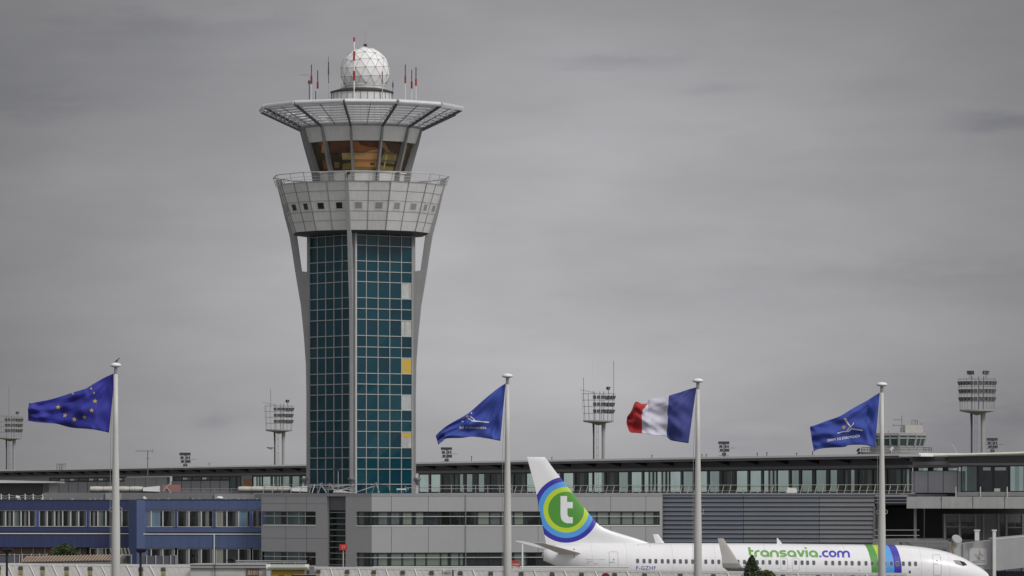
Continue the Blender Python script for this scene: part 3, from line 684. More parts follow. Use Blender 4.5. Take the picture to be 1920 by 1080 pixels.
# slanted railing on the near roofs in front of the terminal windows
def slanted_railing():
    W = Wall(962, 470.0, 1712, 417.5)
    T = thing('balustrade', 'cream railing of leaning posts in front of the green terminal windows', 'railing', (XY(1300,440), 440, 0))
    H = .80; a = 0; L = W.L
    rl = MB(); rl.tube([W.p(a,CH+H,0), W.p(L,CH+H,0)], .03, 6); rl.tube([W.p(a,CH+.25,0), W.p(L,CH+.25,0)], .018, 6); rl.build('rail', M_rail, T)
    px = 966.0; i = 0
    while px < 1712:
        s = W.s_(px); d = W.s_(px+2.1)-W.s_(px-2.1)
        p_ = MB(); p_.beam(W.p(s-d*.5,CH-.05,0), W.p(s+d*.5,CH+H,0), .055, .05); p_.build('post', M_rail, T); px += 12.0+2.2*(px-960)/750; i += 1
    dk = MB(); W.box(dk, 0, L, CH-.4, CH-.06, -10, 1.5); dk.build('walkway', M_strip, T)
M_rail = mat('railing_cream', (.58,.59,.49), .6, var=.15)
slanted_railing()
def plain_railing():
    W = Wall(492, 436.0, 575, 434.0); W2 = Wall(778, 445.0, 960, 445.0)
    T = thing('roof_railing', 'thin white guard rail along the grey roof right of the tower foot', 'railing', (XY(870,445), 445, 0))
    r = MB()
    for h in (.45, .78): r.tube([W2.p(0,CH+h,0), W2.p(W2.L,CH+h,0)], .025, 6)
    r.build('rail', M_lsteel, T)
    for i in range(9):
        p_ = MB(); s = W2.L*i/8; p_.tube([W2.p(s,CH-.1,0), W2.p(s,CH+.78,0)], .028, 6); p_.build('post', M_lsteel, T)
    T = thing('leaning_railing', 'grey guard rail of leaning posts on the roof left of the tower foot', 'railing', (XY(530,435), 435, 0))
    r = MB()
    for h in (.55, .82): r.tube([W.p(0,CH+h,0), W.p(W.L+4.6,CH+h,0)], .025, 6)
    r.build('rail', M_steel, T)
    for i in range(9):
        s = i*1.0; p_ = MB(); p_.beam(W.p(s,CH-.2,0), W.p(s+.32,CH+.86,0), .05, .05); p_.build('post', M_lsteel, T)
plain_railing()
# ------------------------------------------------------------------ grey office building
def grey_building():
    T = thing('grey_office_block', 'two storey flat roofed office block clad in smooth grey panels in front of the tower', 'office building', (XY(870,420), 420, 0))
    M_pan = mat('cladding_grey', (.35,.35,.352), .5, .2, var=.035, scale=.25, streak=.03, fine=.02); M_cop = mat('coping_grey', (.27,.27,.275), .5, .2)
    R = Wall(697, 415.0, 1242, 420.0); L_ = Wall(490, 424.5, 697, 415.0)
    Z = lambda py: ZP(py, 416)
    z_top, z_c = Z(925), Z(930.5); w1t, w1b = Z(959), Z(985); w2t, w2b = Z(1036), Z(1062)
    bands = [(z_c, w1t), (w1b, w2t), (0, w2b)]
    def seams(W, mb, pxs, zr, o):
        mb.mat(1)
        for px in pxs: s = W.s_(px); W.box(mb, s-.02, s+.02, zr[0], zr[1], o, o+.004)
        mb.mat(0)
    wl = MB()
    for b in bands:
        R.box(wl, 0, R.L, b[0], b[1], -.35, 0); seams(R, wl, (734, 803, 873, 942, 1009, 1077, 1145, 1211), b, 0)
    R.box(wl, R.s_(1237), R.L, w1b, w1t, -.35, 0)
    R.box(wl, 0, R.L, 0, z_top-.2, -20, -1.2)
    h = (bands[0][0]+bands[0][1])/2
    wl.build('wall', [M_pan, M_seamd], T)
    wl = MB()
    g0, g1 = L_.s_(613), L_.s_(648)
    for b in bands:
        L_.box(wl, 0, g0, b[0], b[1], -.35, 0); L_.box(wl, g1, L_.L, b[0], b[1], -.35, 0)
        seams(L_, wl, (536, 575), b, 0); 
        if b[0] > 1: wl.mat(1); zz = (b[0]+b[1])/2; L_.box(wl, 0, g0, zz-.015, zz+.015, 0, .004); wl.mat(0)
    for a, b in ((L_.s_(592), g0), (g1, L_.s_(668))):
        L_.box(wl, a, b, w1b, w1t, -.35, 0); L_.box(wl, a, b, w2b, w2t, -.35, 0)
    L_.box(wl, 0, L_.L, 0, z_top-.2, -18, -1.2)
    wl.build('wall', [M_pan, M_seamd], T)
    cp = MB(); R.box(cp, 0, R.L, z_c, z_top, -.4, .03); L_.box(cp, 0, L_.L, z_c, z_top, -.4, .03); R.box(cp, 0, R.L, z_top-.25, z_top-.2, -20, -.4); L_.box(cp, 0, L_.L, z_top-.25, z_top-.2, -16, -.4); cp.build('coping', M_cop, T)
    # sills and mid rails
    for W, a, b in ((R, 0, R.s_(1237)), (L_, L_.s_(494), L_.s_(592)), (L_, L_.s_(668), L_.L)):
        for zt, zb in ((w1t, w1b), (w2t, w2b)):
            s = MB(); W.box(s, a, b, zb-.10, zb, -.1, .05); s.build('sill', M_offw, T)
            s = MB(); zz = zt-(zt-zb)*.36; W.box(s, a, b, zz-.03, zz+.03, -.06, -.01); s.build('guard_bar', M_lsteel, T)
    rr = random.Random(5)
    e1 = [700, 709, 733, 755, 779, 800, 827, 845, 862, 872, 896, 919, 940, 964, 988, 1012, 1035, 1058, 1080, 1103, 1120, 1143, 1166, 1188, 1210, 1232, 1237]
    k1 = 'd m m p p d k k k k p m m p k k d p p m p p p p p m'.split()
    k2 = 'm p p p p p p p p d d d d p k d d p p p m m p p p m'.split()
    mm = {'d': [M_gdark], 'm': [M_gmid], 'p': [M_gpg], 'k': [M_gblk]}
    for ks, zt, zb in ((k1, w1t, w1b), (k2, w2t, w2b)):
        e = [R.s_(v) for v in e1]
        panes(R, T, e, zb, zt, -.2, lambda i, r: mm[ks[i % len(ks)]] if r.random() < .7 else mm[ks[i % len(ks)]]*3+[M_gdark], frame=.07, rng=rr)
        panes(L_, T, [L_.s_(v) for v in (668, 690, 697)], zb, zt, -.2, [M_gmid, M_gdark], frame=.07, rng=rr)
        panes(L_, T, [L_.s_(v) for v in (494, 512, 536, 558, 570, 592)], zb, zt, -.2, lambda i, r: [[M_gteal],[M_gmid,M_gdark],[M_gteal,M_gmid],[M_gmid,M_gteal],[M_gblk]][i % 5], frame=.05, fmat=M_steel, rng=rr)
    # glazed stair slot with sunshade blades
    g = MB(); L_.box(g, g0, g1, 0, z_c, -1.0, -.8); g.build('stair_glass', glass('stair_glass_green', (.035,.048,.045), .1, var=.5), T)
    g = MB(); L_.box(g, g0, g1, Z(957), z_c, -.8, -.3); g.build('slot_panel', mat('slot_panel_dark', (.09,.09,.095), .6), T)
    zz = Z(961)
    while zz > .5:
        b = MB(); L_.box(b, g0+.02, g1-.02, zz-.04, zz+.04, -.75, -.25); b.build('sunshade_blade', mat('blade_grey', (.17,.20,.20), .5, .2), T); zz -= 10.9/ (F/419)
    p_ = MB(); q = R.p(R.s_(873), 0, .1); p_.tube([q, (q[0], q[1], z_top-.1)], .03, 6); p_.build('cable', M_steel, T)
M_gpg = glass('glass_green_grey', (.15,.185,.16), .12, var=.25, scale=.5)
M_gteal = glass('glass_teal', (.06,.10,.105), .1, var=.3, scale=.6)
grey_building()
# ------------------------------------------------------------------ louvred building
def louvred_building():
    W = Wall(1242.5, 420.5, 1640, 416.0)
    T = thing('louvred_hall', 'windowless hall clad in horizontal blue-grey metal louvres behind the airliner', 'hall', (XY(1440,420), 420, 0))
    M_l = mat('louvre_bluegrey', (.17,.182,.20), .42, .25, var=.28, scale=.12, streak=.0, fine=.04); M_b = mat('louvre_back', (.05,.055,.064), .5, .3); M_ls = [mat('louvre_blue_grey', (.125,.14,.17), .42, .25, var=.2, scale=.15), mat('louvre_mid_grey', (.15,.165,.18), .42, .25, var=.2, scale=.15), mat('louvre_grey', (.19,.195,.20), .42, .25, var=.2, scale=.15)]  # left-to-right change in reflections put into the section colours
    H1 = W.L + .0
    bk = MB(); W.box(bk, 0, W.L, 0, CH-.2, -18, -.32); bk.build('wall', M_b, T)
    cp = MB(); W.box(cp, 0, W.L, CH-.2, CH-.02, -18, .02); cp.build('coping', mat('coping_blue', (.17,.18,.20), .5, .3), T)
    X2 = Wall(1640, 416.0, 1701, 414.8)
    rng = random.Random(2)
    cuts = [0, W.s_(1394), W.s_(1536), W.L]
    z = CH-.30; i = 0
    while z > CH-6.0:
        for ci, (a, b) in enumerate(zip(cuts[:-1], cuts[1:])):
            t = rng.uniform(-.012,.012); mb = MB()
            prof = [(-.3, z-.10), (-.07+t, z-.13), (-.07+t, z-.06), (0+t, z-.05), (0+t, z+.01), (-.04+t, z+.03), (-.11+t, z+.24), (-.3, z+.24)]
            mb.loft([[W.p(s, zz, o) for o, zz in prof] for s in (a+.02, b-.02)]); mb.mat(1); W.box(mb, a+.02, b-.02, z-.045, z+.012, .002, .022); mb.build('louvre', [M_ls[ci], mat('louvre_lip', (.34,.35,.37), .35, .3, var=.3, scale=.12)], T)  # lip made paler, its lit edge put into the colour
        z -= .415; i += 1
    pn = MB(); W.box(pn, 0, W.L, 0, z+.2, -.3, 0); pn.build('lower_wall', M_b, T)
    tb = MB(); X2.box(tb, 0, X2.L, ZP(947,415), CH-.22, -3, -.3); tb.build('lintel', M_b, T)
    z = CH-.30
    while z > ZP(946,415):
        mb = MB(); prof = [(-.3, z-.02), (-.02, z-.07), (0, z-.04), (0, z+.0), (-.03, z+.035), (-.25, z+.16)]
        mb.loft([[X2.p(s, zz, o) for o, zz in prof] for s in (0.02, X2.L)]); mb.build('louvre', M_l, T); z -= .28
    ed = MB(); W.box(ed, W.L-.12, W.L+.05, 0, ZP(948,416), -.3, .03); ed.build('edge_trim', mat('edge_trim', (.14,.14,.145), .5), T)
louvred_building()
# ------------------------------------------------------------------ blue building
def blue_building():
    T = thing('blue_office_block', 'long low office block with blue bands and rows of narrow white framed windows', 'office building', (XY(245,430), 430, 0))
    M_b = mat('blue_panel', (.064,.095,.20), .5, .05, var=.12, scale=.2, streak=.14); M_bd = mat('blue_panel_vignetted', (.028,.040,.115), .55, .05, var=.15, scale=.2, streak=.16)  # left block: darkening towards the frame edge put into its panel blue
    M_st = mat('blue_post', (.11,.14,.34), .5); M_wf = mat('white_window_frame', (.50,.50,.50), .5, var=.1)
    A = Wall(-60, 434.0, 245, 432.0); B = Wall(257, 428.0, 492, 426.5)
    M_cur = mat('office_curtain', (.15,.16,.15), .8, var=.2, streak=.35); M_lb = mat('pale_blue_blind', (.13,.20,.27), .7, streak=.3, var=.2); M_cw = mat('cream_curtain', (.24,.24,.215), .8, streak=.35)
    Z = lambda py: ZP(py, 430)
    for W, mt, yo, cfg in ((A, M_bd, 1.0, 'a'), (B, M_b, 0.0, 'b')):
        wl = MB(); wl.mat(0)
        W.box(wl, 0, W.L, Z(956+yo*.5), Z(937.5+yo), -.3, 0)
        W.box(wl, 0, W.L, Z(997.5), Z(989), -.3, .0); W.box(wl, 0, W.L, Z(1027), Z(1003), -.3, .0)
        W.box(wl, 0, W.L, 0, Z(1060), -.3, 0)
        wl.mat(1)
        for q_ in range(-40, 500, 18): 
            s = W.s_(q_)
            if .2 < s < W.L-.2: W.box(wl, s-.012, s+.012, Z(956), Z(937.5+yo), 0, .004); W.box(wl, s-.012, s+.012, Z(1027), Z(1003), 0, .004)
        W.box(wl, 0, W.L, 0, Z(938.5+yo), -14, -1.0)
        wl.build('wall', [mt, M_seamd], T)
        tr = MB(); W.box(tr, 0, W.L, Z(1001.8), Z(1000), -.3, .08); tr.build('drip_rail', M_offw, T)
        tr = MB(); W.box(tr, 0, W.L, Z(1000), Z(997.5), -.3, -.1); W.box(tr, 0, W.L, Z(1003), Z(1001.8), -.3, -.05); W.box(tr, 0, W.L, Z(937.5+yo), Z(936+yo), -14, .05); tr.build('roof_edge', mat('roof_edge_dark', (.03,.035,.05), .6), T)
        rng = random.Random(3 if cfg == 'a' else 9)
        if cfg == 'a':
            grp = [(-54,-40,-25,-10), (-5, 10, 25, 39, 54, 67), (73, 88, 102, 117, 132, 147, 162), (168, 183, 198, 213, 228, 243)]
        else: grp = [(260, 283, 305, 327), (332, 354, 377, 399), (404, 425, 447, 469), (473, 491)]
        def pick(i, r):
            k = r.random()
            if cfg == 'b' and k < .24: return [M_lb]*4+[M_gblk]
            if k < .58: return [M_gblk, M_gblk, M_gdark, M_cur]
            if k < .74: return [M_gblk, M_cur, M_gblk]
            if k < .82: return [M_cur, M_gmid, M_gdark]
            if k < .9: return [M_cw, M_cw, M_gdark]
            return [M_gdark]
        for g in grp:
            e = [W.s_(v) for v in g]
            panes(W, T, e, Z(988), Z(957), -.14, pick, frame=.055, fmat=M_wf, rng=rng)
            if cfg == 'b' or g[0] > 160: panes(W, T, e, Z(1058), Z(1028), -.14, pick, frame=.05, fmat=M_wf, rng=rng)
            for q_ in (g[0]-2.5, g[-1]+2.5):
                p_ = MB(); s = W.s_(q_); W.box(p_, s-.10, s+.10, Z(989), Z(956.5), -.2, .03); p_.build('blue_pier', M_st, T)
        if cfg == 'a':
            g = MB(); W.box(g, 0, W.s_(160), Z(1060), Z(1028), -.9, -.6); g.build('rear_wall', mat('brown_wall', (.10,.065,.05), .8, var=.4, scale=.8), T)
            for q_ in range(-50, 160, 22): m_ = MB(); W.box(m_, W.s_(q_)-.03, W.s_(q_)+.03, Z(1060), Z(1028), -.6, -.5); m_.build('mullion', M_steel, T)
    cn = MB(); C = Wall(243.5, 429.5, 258.5, 427.6); C.box(cn, 0, C.L, 0, Z(937.6), -3, .12); cn.build('corner_pier', M_b, T)
    dp = MB(); q = B.p(B.s_(402), 0, .1); dp.tube([q,(q[0],q[1],Z(1002))], .06, 8); dp.build('drain_pipe', M_offw, T)
    cn = MB()
    r = random.Random(1)
    for i in range(30):
        W = A if i % 2 else B; s = r.uniform(.5, W.L-.5); W.box(cn, s-.05, s+.05, Z(937), Z(937)+r.uniform(.08,.16), -.4, -.3)
    cn.build('roof_clip', M_lsteel, T)
blue_building()
# ------------------------------------------------------------------ airliner
TH = radians(6.5); ct, st_ = cos(TH), sin(TH)
AYt = 384.0; AXt = XY(988, AYt)
def LX(px, y=0.0):
    t = (px-960)/F
    return (t*(AYt + y*ct) - AXt + y*st_)/(ct - t*st_)
def AY(x, y): return AYt + x*st_ + y*ct
def LZ(py, x, y=0.0): return ZP(py, AY(x, y))
def lz(px, py, y=0.0): x = LX(px, y); return LZ(py, x, y)
def interp(tab, x):
    if x <= tab[0][0]: return tab[0][1]
    if x >= tab[-1][0]: return tab[-1][1]
    for i in range(len(tab)-1):
        if tab[i][0] <= x <= tab[i+1][0]:
            x0, y0 = tab[i]; x1, y1 = tab[i+1]
            m0 = (y1-tab[i-1][1])/(x1-tab[i-1][0]) if i > 0 else (y1-y0)/(x1-x0)
            m1 = (tab[i+2][1]-y0)/(tab[i+2][0]-x0) if i+2 < len(tab) else (y1-y0)/(x1-x0)
            t = (x-x0)/(x1-x0); h = x1-x0
            return (2*t**3-3*t*t+1)*y0+(t**3-2*t*t+t)*h*m0+(-2*t**3+3*t*t)*y1+(t**3-t*t)*h*m1
TOP = [(1019,1031),(1027,1027),(1045,1022),(1075,1019),(1120,1018),(1210,1018),(1420,1018.8),(1620,1021),(1690,1022),(1720,1024.5),(1745,1028),(1770,1033.2),(1790,1039.5),(1805,1045.5),(1816,1051.5),(1826,1057.5),(1838,1064),(1848,1071.5),(1853,1077),(1855.5,1083)]
BOT = [(1019,1051),(1027,1054.5),(1045,1062),(1075,1072),(1120,1086),(1170,1098),(1230,1106),(1420,1107.5),(1640,1109.5),(1745,1109),(1790,1106.5),(1816,1103.5),(1838,1098.5),(1848,1094),(1853,1089.5),(1855.5,1084)]
HWD = [(1019,.34),(1027,.45),(1045,.7),(1075,1.05),(1120,1.45),(1170,1.72),(1230,1.88),(1700,1.88),(1745,1.80),(1790,1.52),(1816,1.22),(1838,.8),(1848,.48),(1853,.27),(1855.5,.03)]
TOPX = [(LX(a), LZ(b, LX(a))) for a, b in TOP]; BOTX = [(LX(a), LZ(b, LX(a))) for a, b in BOT]; HWX = [(LX(a), b) for a, b in HWD]
def ysurf(x, z, off=.0, side=-1):
    a, b, hw = interp(TOPX, x), interp(BOTX, x), interp(HWX, x); zc, hh = (a+b)/2, (a-b)/2
    u = min(.985, abs((z-zc)/hh)); return side*(hw*sqrt(1-u*u)+off)
def decal2d(verts, faces, grid, mapf, out, flip=False):
    """cut a flat shape finely and wrap it on a surface"""
    bm = bmesh.new(); vs = [bm.verts.new((x, y, 0)) for x, y in verts]
    for f in faces:
        try: bm.faces.new([vs[i] for i in f])
        except ValueError: pass
    if grid:
        for axis in (0, 1):
            lo = min(v.co[axis] for v in bm.verts); hi = max(v.co[axis] for v in bm.verts); g = grid[axis]
            if not g: continue
            k = math.ceil(lo/g)
            while k*g < hi:
                no = Vector((1,0,0)) if axis == 0 else Vector((0,1,0))
                bmesh.ops.bisect_plane(bm, geom=bm.verts[:]+bm.edges[:]+bm.faces[:], dist=1e-5, plane_co=no*(k*g), plane_no=no); k += 1
    bm.verts.index_update(); V = [mapf(v.co.x, v.co.y) for v in bm.verts]; Fs = [tuple(v.index for v in f.verts) for f in bm.faces]; bm.free()
    out.add(V, Fs)
def text2d(s, bold=0.0, space=1.0):
    c = bpy.data.curves.new('t', 'FONT'); c.body = s; c.offset = bold; c.space_character = space; c.resolution_u = 4
    o = bpy.data.objects.new('t', c); COL.objects.link(o); dg = bpy.context.evaluated_depsgraph_get()
    me = bpy.data.meshes.new_from_object(o.evaluated_get(dg)); vs = [(v.co.x, v.co.y) for v in me.vertices]; fs = [tuple(p.vertices) for p in me.polygons]
    bpy.data.objects.remove(o); bpy.data.curves.remove(c); bpy.data.meshes.remove(me)
    bm = bmesh.new(); V = [bm.verts.new((x,y,0)) for x,y in vs]
    for f in fs:
        try: bm.faces.new([V[i] for i in f])
        except ValueError: pass
    bmesh.ops.remove_doubles(bm, verts=bm.verts, dist=1e-5); bm.verts.index_update()
    vs = [(v.co.x, v.co.y) for v in bm.verts]; fs = [tuple(v.index for v in f.verts) for f in bm.faces]; bm.free()
    return vs, fs
def fit(vs, x0, x1, y0, y1):      # to pixel box (y1 above: smaller py)
    ax, bx = min(v[0] for v in vs), max(v[0] for v in vs); ay, by = min(v[1] for v in vs), max(v[1] for v in vs)
    return [(x0+(x-ax)/(bx-ax)*(x1-x0), y0+(y-ay)/(by-ay)*(y1-y0)) for x, y in vs]
# rounded stroke letters for the livery lettering: unit x-height 1, drawn as strips
def stroke_poly(pts, wd, mb2):
    V, Fs = mb2; L_, R_ = [], []
    for i, p in enumerate(pts):
        a = pts[max(i-1,0)]; b = pts[min(i+1,len(pts)-1)]; dx, dy = b[0]-a[0], b[1]-a[1]; l = sqrt(dx*dx+dy*dy) or 1; nx, ny = -dy/l*wd/2, dx/l*wd/2
        L_.append((p[0]+nx, p[1]+ny)); R_.append((p[0]-nx, p[1]-ny))
    o = len(V); V += L_+R_; n = len(pts)
    for i in range(n-1): Fs.append((o+i, o+i+1, o+n+i+1, o+n+i))
def arc(cx, cy, rx, ry, a0, a1, n=12): return [(cx+rx*cos(radians(a0+(a1-a0)*i/n)), cy+ry*sin(radians(a0+(a1-a0)*i/n))) for i in range(n+1)]
def letters(word, wd=.27):
    V, Fs = [], []; x = 0.0; h = wd/2; spans = []
    for ch in word:
        g = []; adv = 1.0
        r = .5-h
        if ch == 't': g = [[(h+.08,1.38),(h+.08,.5)]+arc(h+.42,.42,.34,.42-h,180,270,6)+[(.62,h)], [(h,1-h),(.62,1-h)]]; adv = .68
        elif ch == 'r': g = [[(h,0),(h,.55)]+arc(.5,.5,.5-h,.5-h,170,90,6)+[(.62,1-h)]]; adv = .66
        elif ch == 'a': g = [arc(.5,.5,r,r,0,300,18), [(1-h,1),(1-h,0)]]; g = [arc(.5,.5,r,r,-8,-352,20), [(1-h,.62),(1-h,0)]]; adv = 1.06
        elif ch == 'n': g = [[(h,0),(h,.5)]+arc(.5,.5,r,.5-h,180,0,12)+[(1-h,0)]]; adv = 1.06
        elif ch == 's': g = [[(.74,1-h)]+[(.36,1-h)]+arc(.36,.5+(.5-h)/2,.36-h,(.5-h)/2,90,270,8)[1:]+[(.44,.5)]+arc(.44,h+(.5-h)/2,.80-.44-h+.02,(.5-h)/2,90,-90,8)[1:]+[(.05,h)]]; adv = .86
        elif ch == 'v': g = [[(h,1),(.47,.08)], [(.47,.08),(.94-h,1)]]; adv = .98
        elif ch == 'i': g = [[(h,0),(h,1)], [(h-.02,1.22),(h-.02,1.42)]]; adv = .36
        elif ch == '.': g = [[(h-.02,0),(h-.02,.27)]]; adv = .34
        elif ch == 'c': g = [[(.80,1-h)]+arc(.5,.5,r,r,90,270,14)+[(.80,h)]]; adv = .86
        elif ch == 'o': g = [arc(.5,.5,r,r,0,360,24)]; adv = 1.06
        elif ch == 'm': g = [[(h,0),(h,.6)]+arc(.44,.6,.44-h,.4-h,180,0,10)+[(.88-h,0)], [(.88-h,.5),(.88-h,.6)]+arc(1.18,.6,.44-h,.4-h,180,0,10)+[(1.62-h,0)]]; adv = 1.66
        for pl in g: 
            o = len(V); stroke_poly([(p[0]+x, p[1]) for p in pl], wd, (V, Fs))
        x += adv
    return V, Fs
def livery_mat(kind):
    m = mat('aircraft_white_'+kind, (.79,.79,.79), .32, var=.06, scale=.45, streak=.035, coat=.5, fine=.03, spec=.5)
    t = m.node_tree; e = N(t); b = t.nodes['Principled BSDF']; src = b.inputs['Base Color'].links[0].from_socket
    tc = e.n('ShaderNodeTexCoord'); sp = e.n('ShaderNodeSeparateXYZ'); e.link(tc.outputs['Object'], sp.inputs[0]); x, y, z = sp.outputs
    green, yel, lbl, dbl = (.075,.30,.035), (.50,.66,.035), (.075,.33,.75), (.035,.028,.36)
    cr = e.n('ShaderNodeValToRGB'); cr.color_ramp.interpolation = 'CONSTANT'
    if kind == 'body':
        u = e.m('MULTIPLY_ADD', e.m('MULTIPLY', e.m('SUBTRACT', z, 2.6), e.m('SUBTRACT', z, 2.6)), .055, x)
        x0 = LX(1633.5, -1.9); x1 = LX(1690.5, -1.9)
        f = e.m('DIVIDE', e.m('SUBTRACT', u, x0-5), (x1-x0)+10); R = (x1-x0)+10
        st = [(0,None),(5,green),(5+(x1-x0)*.245,yel),(5+(x1-x0)*.46,lbl),(5+(x1-x0)*.745,dbl),(5+(x1-x0),None)]
        fac = [(a/R, c) for a, c in st]
    else:
        cx, cz = LX(1061.3, 0), LZ(955.8, LX(1061), 0); S = F/AY(cx, 0)
        dx = e.m('SUBTRACT', x, cx); dz = e.m('SUBTRACT', z, cz)
        f = e.m('DIVIDE', e.m('SQRT', e.m('ADD', e.m('MULTIPLY', dx, dx), e.m('MULTIPLY', dz, dz))), 4.0)
        fac = [(0,green),(33.7/S/4,yel),(42.8/S/4,lbl),(52.6/S/4,dbl),(61.6/S/4,None)]
    els = cr.color_ramp.elements
    while len(els) < len(fac): els.new(.5)
    msk = e.n('ShaderNodeValToRGB'); msk.color_ramp.interpolation = 'CONSTANT'
    while len(msk.color_ramp.elements) < len(fac): msk.color_ramp.elements.new(.5)
    for i, (p_, c) in enumerate(fac):
        els[i].position = p_; els[i].color = (*(c or (.8,.8,.8)), 1); msk.color_ramp.elements[i].position = p_; msk.color_ramp.elements[i].color = ((1,1,1,1) if c else (0,0,0,1))
    e.link(f, cr.inputs[0]); e.link(f, msk.inputs[0])
    e.link(e.mixc(msk.outputs[0], src, cr.outputs[0]), b.inputs['Base Color'])
    return m
def airliner():
    T = thing('airliner', 'white narrow-body airliner with green and blue rings on its tail, parked before the terminal', 'aeroplane', (AXt, AYt, 0), TH)
    Mw = mat('aircraft_white', (.78,.78,.785), .34, var=.04, coat=.4); Mg = mat('aircraft_grey', (.40,.39,.36), .45, var=.15)
    Mbody = livery_mat('body'); Mfin = livery_mat('fin'); Mline = mat('panel_line', (.28,.28,.29), .6)
    xs = []; x = TOPX[0][0]; xe = TOPX[-1][0]
    while x < xe: xs.append(x); x += (.5 if x < xe-5 else (.16 if x < xe-.6 else .05))
    xs.append(xe); fz = MB(); n = 56; rings = []
    for x in xs:
        a, b, hw = interp(TOPX, x), interp(BOTX, x), max(.02, interp(HWX, x)); zc, hh = (a+b)/2, max(.01, (a-b)/2)
        rings.append([(x, hw*cos(2*pi*k/n), zc+hh*sin(2*pi*k/n)) for k in range(n)])
    fz.loft(rings); fus = fz.build('fuselage', Mbody, T, smooth=True, local=True)
    ap = MB(); x0 = TOPX[0][0]; zc = (TOPX[0][1]+BOTX[0][1])/2; ap.tube([(x0+.3,0,zc),(x0-.12,0,zc+.02)], [.2,.16], 12); ap.build('exhaust_cone', Mg, T, local=True)
    # fin
    LE = [(857,1021),(862,1025.5),(882,1040),(935,1082),(960,1102),(977,1115.5),(985,1124),(990,1132),(996,1147),(1003,1170),(1009,1190),(1015,1208),(1020,1222),(1026,1232)]
    TE = [(857,988),(915,1003.5),(1000,1020),(1012,1022),(1026,1025)]
    lev = [857,858.5,865,882,900,918,935,950,962,972,979,985,990,996,1003,1009,1015,1020,1026]
    def lin(tab, v):
        for i in range(len(tab)-1):
            if tab[i][0] <= v <= tab[i+1][0]: return tab[i][1]+(tab[i+1][1]-tab[i][1])*(v-tab[i][0])/(tab[i+1][0]-tab[i][0])
        return tab[-1][1]
    def fin_half(x, xl, xt, th):
        u = max(0., min(1., (xl-x)/max(.6, .18*(xl-xt)))); v = max(0., min(1., (x-xt)/(.7*(xl-xt))))
        return th*sqrt(u)*v**.8
    rings = []; m = 22; fin_rows = []
    for py in lev:
        xl, xt = LX(lin(LE, py)), LX(lin(TE, py)); z = LZ(py, xt); th = (.06+.17*(py-857)/170)
        if py == 857: th *= .4
        fin_rows.append((z, xl, xt, th)); us = [.5-.5*cos(pi*i/m) for i in range(m+1)]
        pts = [(xl+(xt-xl)*u) for u in us]
        ring = [(x, -fin_half(x,xl,xt,th)-.001, z) for x in pts] + [(x, fin_half(x,xl,xt,th)+.001, z) for x in reversed(pts)]
        rings.append(ring)
    fb = MB(); fb.loft(rings); fb.build('tail_fin', Mfin, T, smooth=True, local=True)
    fin_rows.sort()
    def ysf(x, z, off, side=-1):
        for i in range(len(fin_rows)-1):
            if fin_rows[i][0] <= z <= fin_rows[i+1][0]:
                t = (z-fin_rows[i][0])/(fin_rows[i+1][0]-fin_rows[i][0]); a = [fin_rows[i][k]*(1-t)+fin_rows[i+1][k]*t for k in range(4)]
                return side*(fin_half(x, a[1], a[2], a[3])+off)
        return side*off
    # the letter on the fin, both sides
    tp = [(1050.6,930),(1062.8,930),(1062.8,941.2),(1073.5,941.2),(1073.5,953),(1063.5,953),(1063.5,965),(1066,969.5),(1073.5,969.5),(1073.5,981.2),(1062,981),(1055.5,978),(1051.8,973),(1050.6,965)]
    V = tp; Fs = [(0,1,2,13),(13,2,5,6),(2,3,4,5),(13,6,7,12),(12,7,10,11),(7,8,9,10)]
    for side in (-1, 1):
        mb = MB(); decal2d(V, Fs, (3.0, 4.0), lambda px, py: (LX(px), ysf(LX(px), LZ(py, LX(px)), .012, side), LZ(py, LX(px))), mb); mb.build('fin_letter', Mw, T, local=True)
    def fmap(side=-1, off=.012):
        def f(px, py):
            x = LX(px, -1.9) if side < 0 else LX(px, -1.9); z = LZ(py, x, -1.9); return (x, ysurf(x, z, off, side), z)
        return f
    # fuselage lettering: right side reads forward with the nose to the right
    Mgr = mat('lettering_green', (.14,.36,.07), .4); Mbl = mat('lettering_blue', (.055,.05,.42), .4)
    V, Fs = letters('transavia'); x1 = max(v[0] for v in V); sc = (1535-1404)/x1
    sl = lambda px: (px-1404)*.006
    P = [(1404+x*sc, 1044.2-y*13.0+sl(1404+x*sc)) for x, y in V]
    mb = MB(); decal2d(P, Fs, (0, 2.5), fmap(), mb); mb.build('name_lettering', Mgr, fus, local=True, label='green lettering on the white fuselage')
    V, Fs = letters('.com'); x1 = max(v[0] for v in V); sc = (1595-1537.5)/x1
    P = [(1537.5+x*sc, 1044.2-y*13.0+sl(1537+x*sc)) for x, y in V]
    mb = MB(); decal2d(P, Fs, (0, 2.5), fmap(), mb); mb.build('name_lettering', Mbl, fus, local=True, label='blue lettering on the white fuselage')
    V, Fs = text2d('F-GZHF', .004, 1.1); P = fit(V, 1193.5, 1230, 1068.3, 1061.3)
    mb = MB(); decal2d(P, Fs, (0, 3), fmap(), mb); mb.build('registration', Mbl, fus, local=True)
    V, Fs = text2d('NO STEP', 0, 1.3); P = fit(V, 1101, 1135, 1050.6, 1049.4); mb = MB(); decal2d(P, [f for f in Fs], None, fmap(), mb)
    # skin joints and belly grime
    for px in (1112, 1176, 1262, 1342, 1436, 1512, 1585, 1728, 1782):
        mb = MB(); x = LX(px, -1.9); a, b_ = interp(TOPX, x), interp(BOTX, x); zc, hh, hw = (a+b_)/2, (a-b_)/2, interp(HWX, x)
        mb.loft([[(x+dx, (hw+.004)*cos(2*pi*k/56), zc+(hh+.004)*sin(2*pi*k/56)) for k in range(56)] for dx in (-.012,.012)], caps=False); mb.build('skin_joint', mat('skin_joint', (.56,.56,.57), .5), T, local=True)
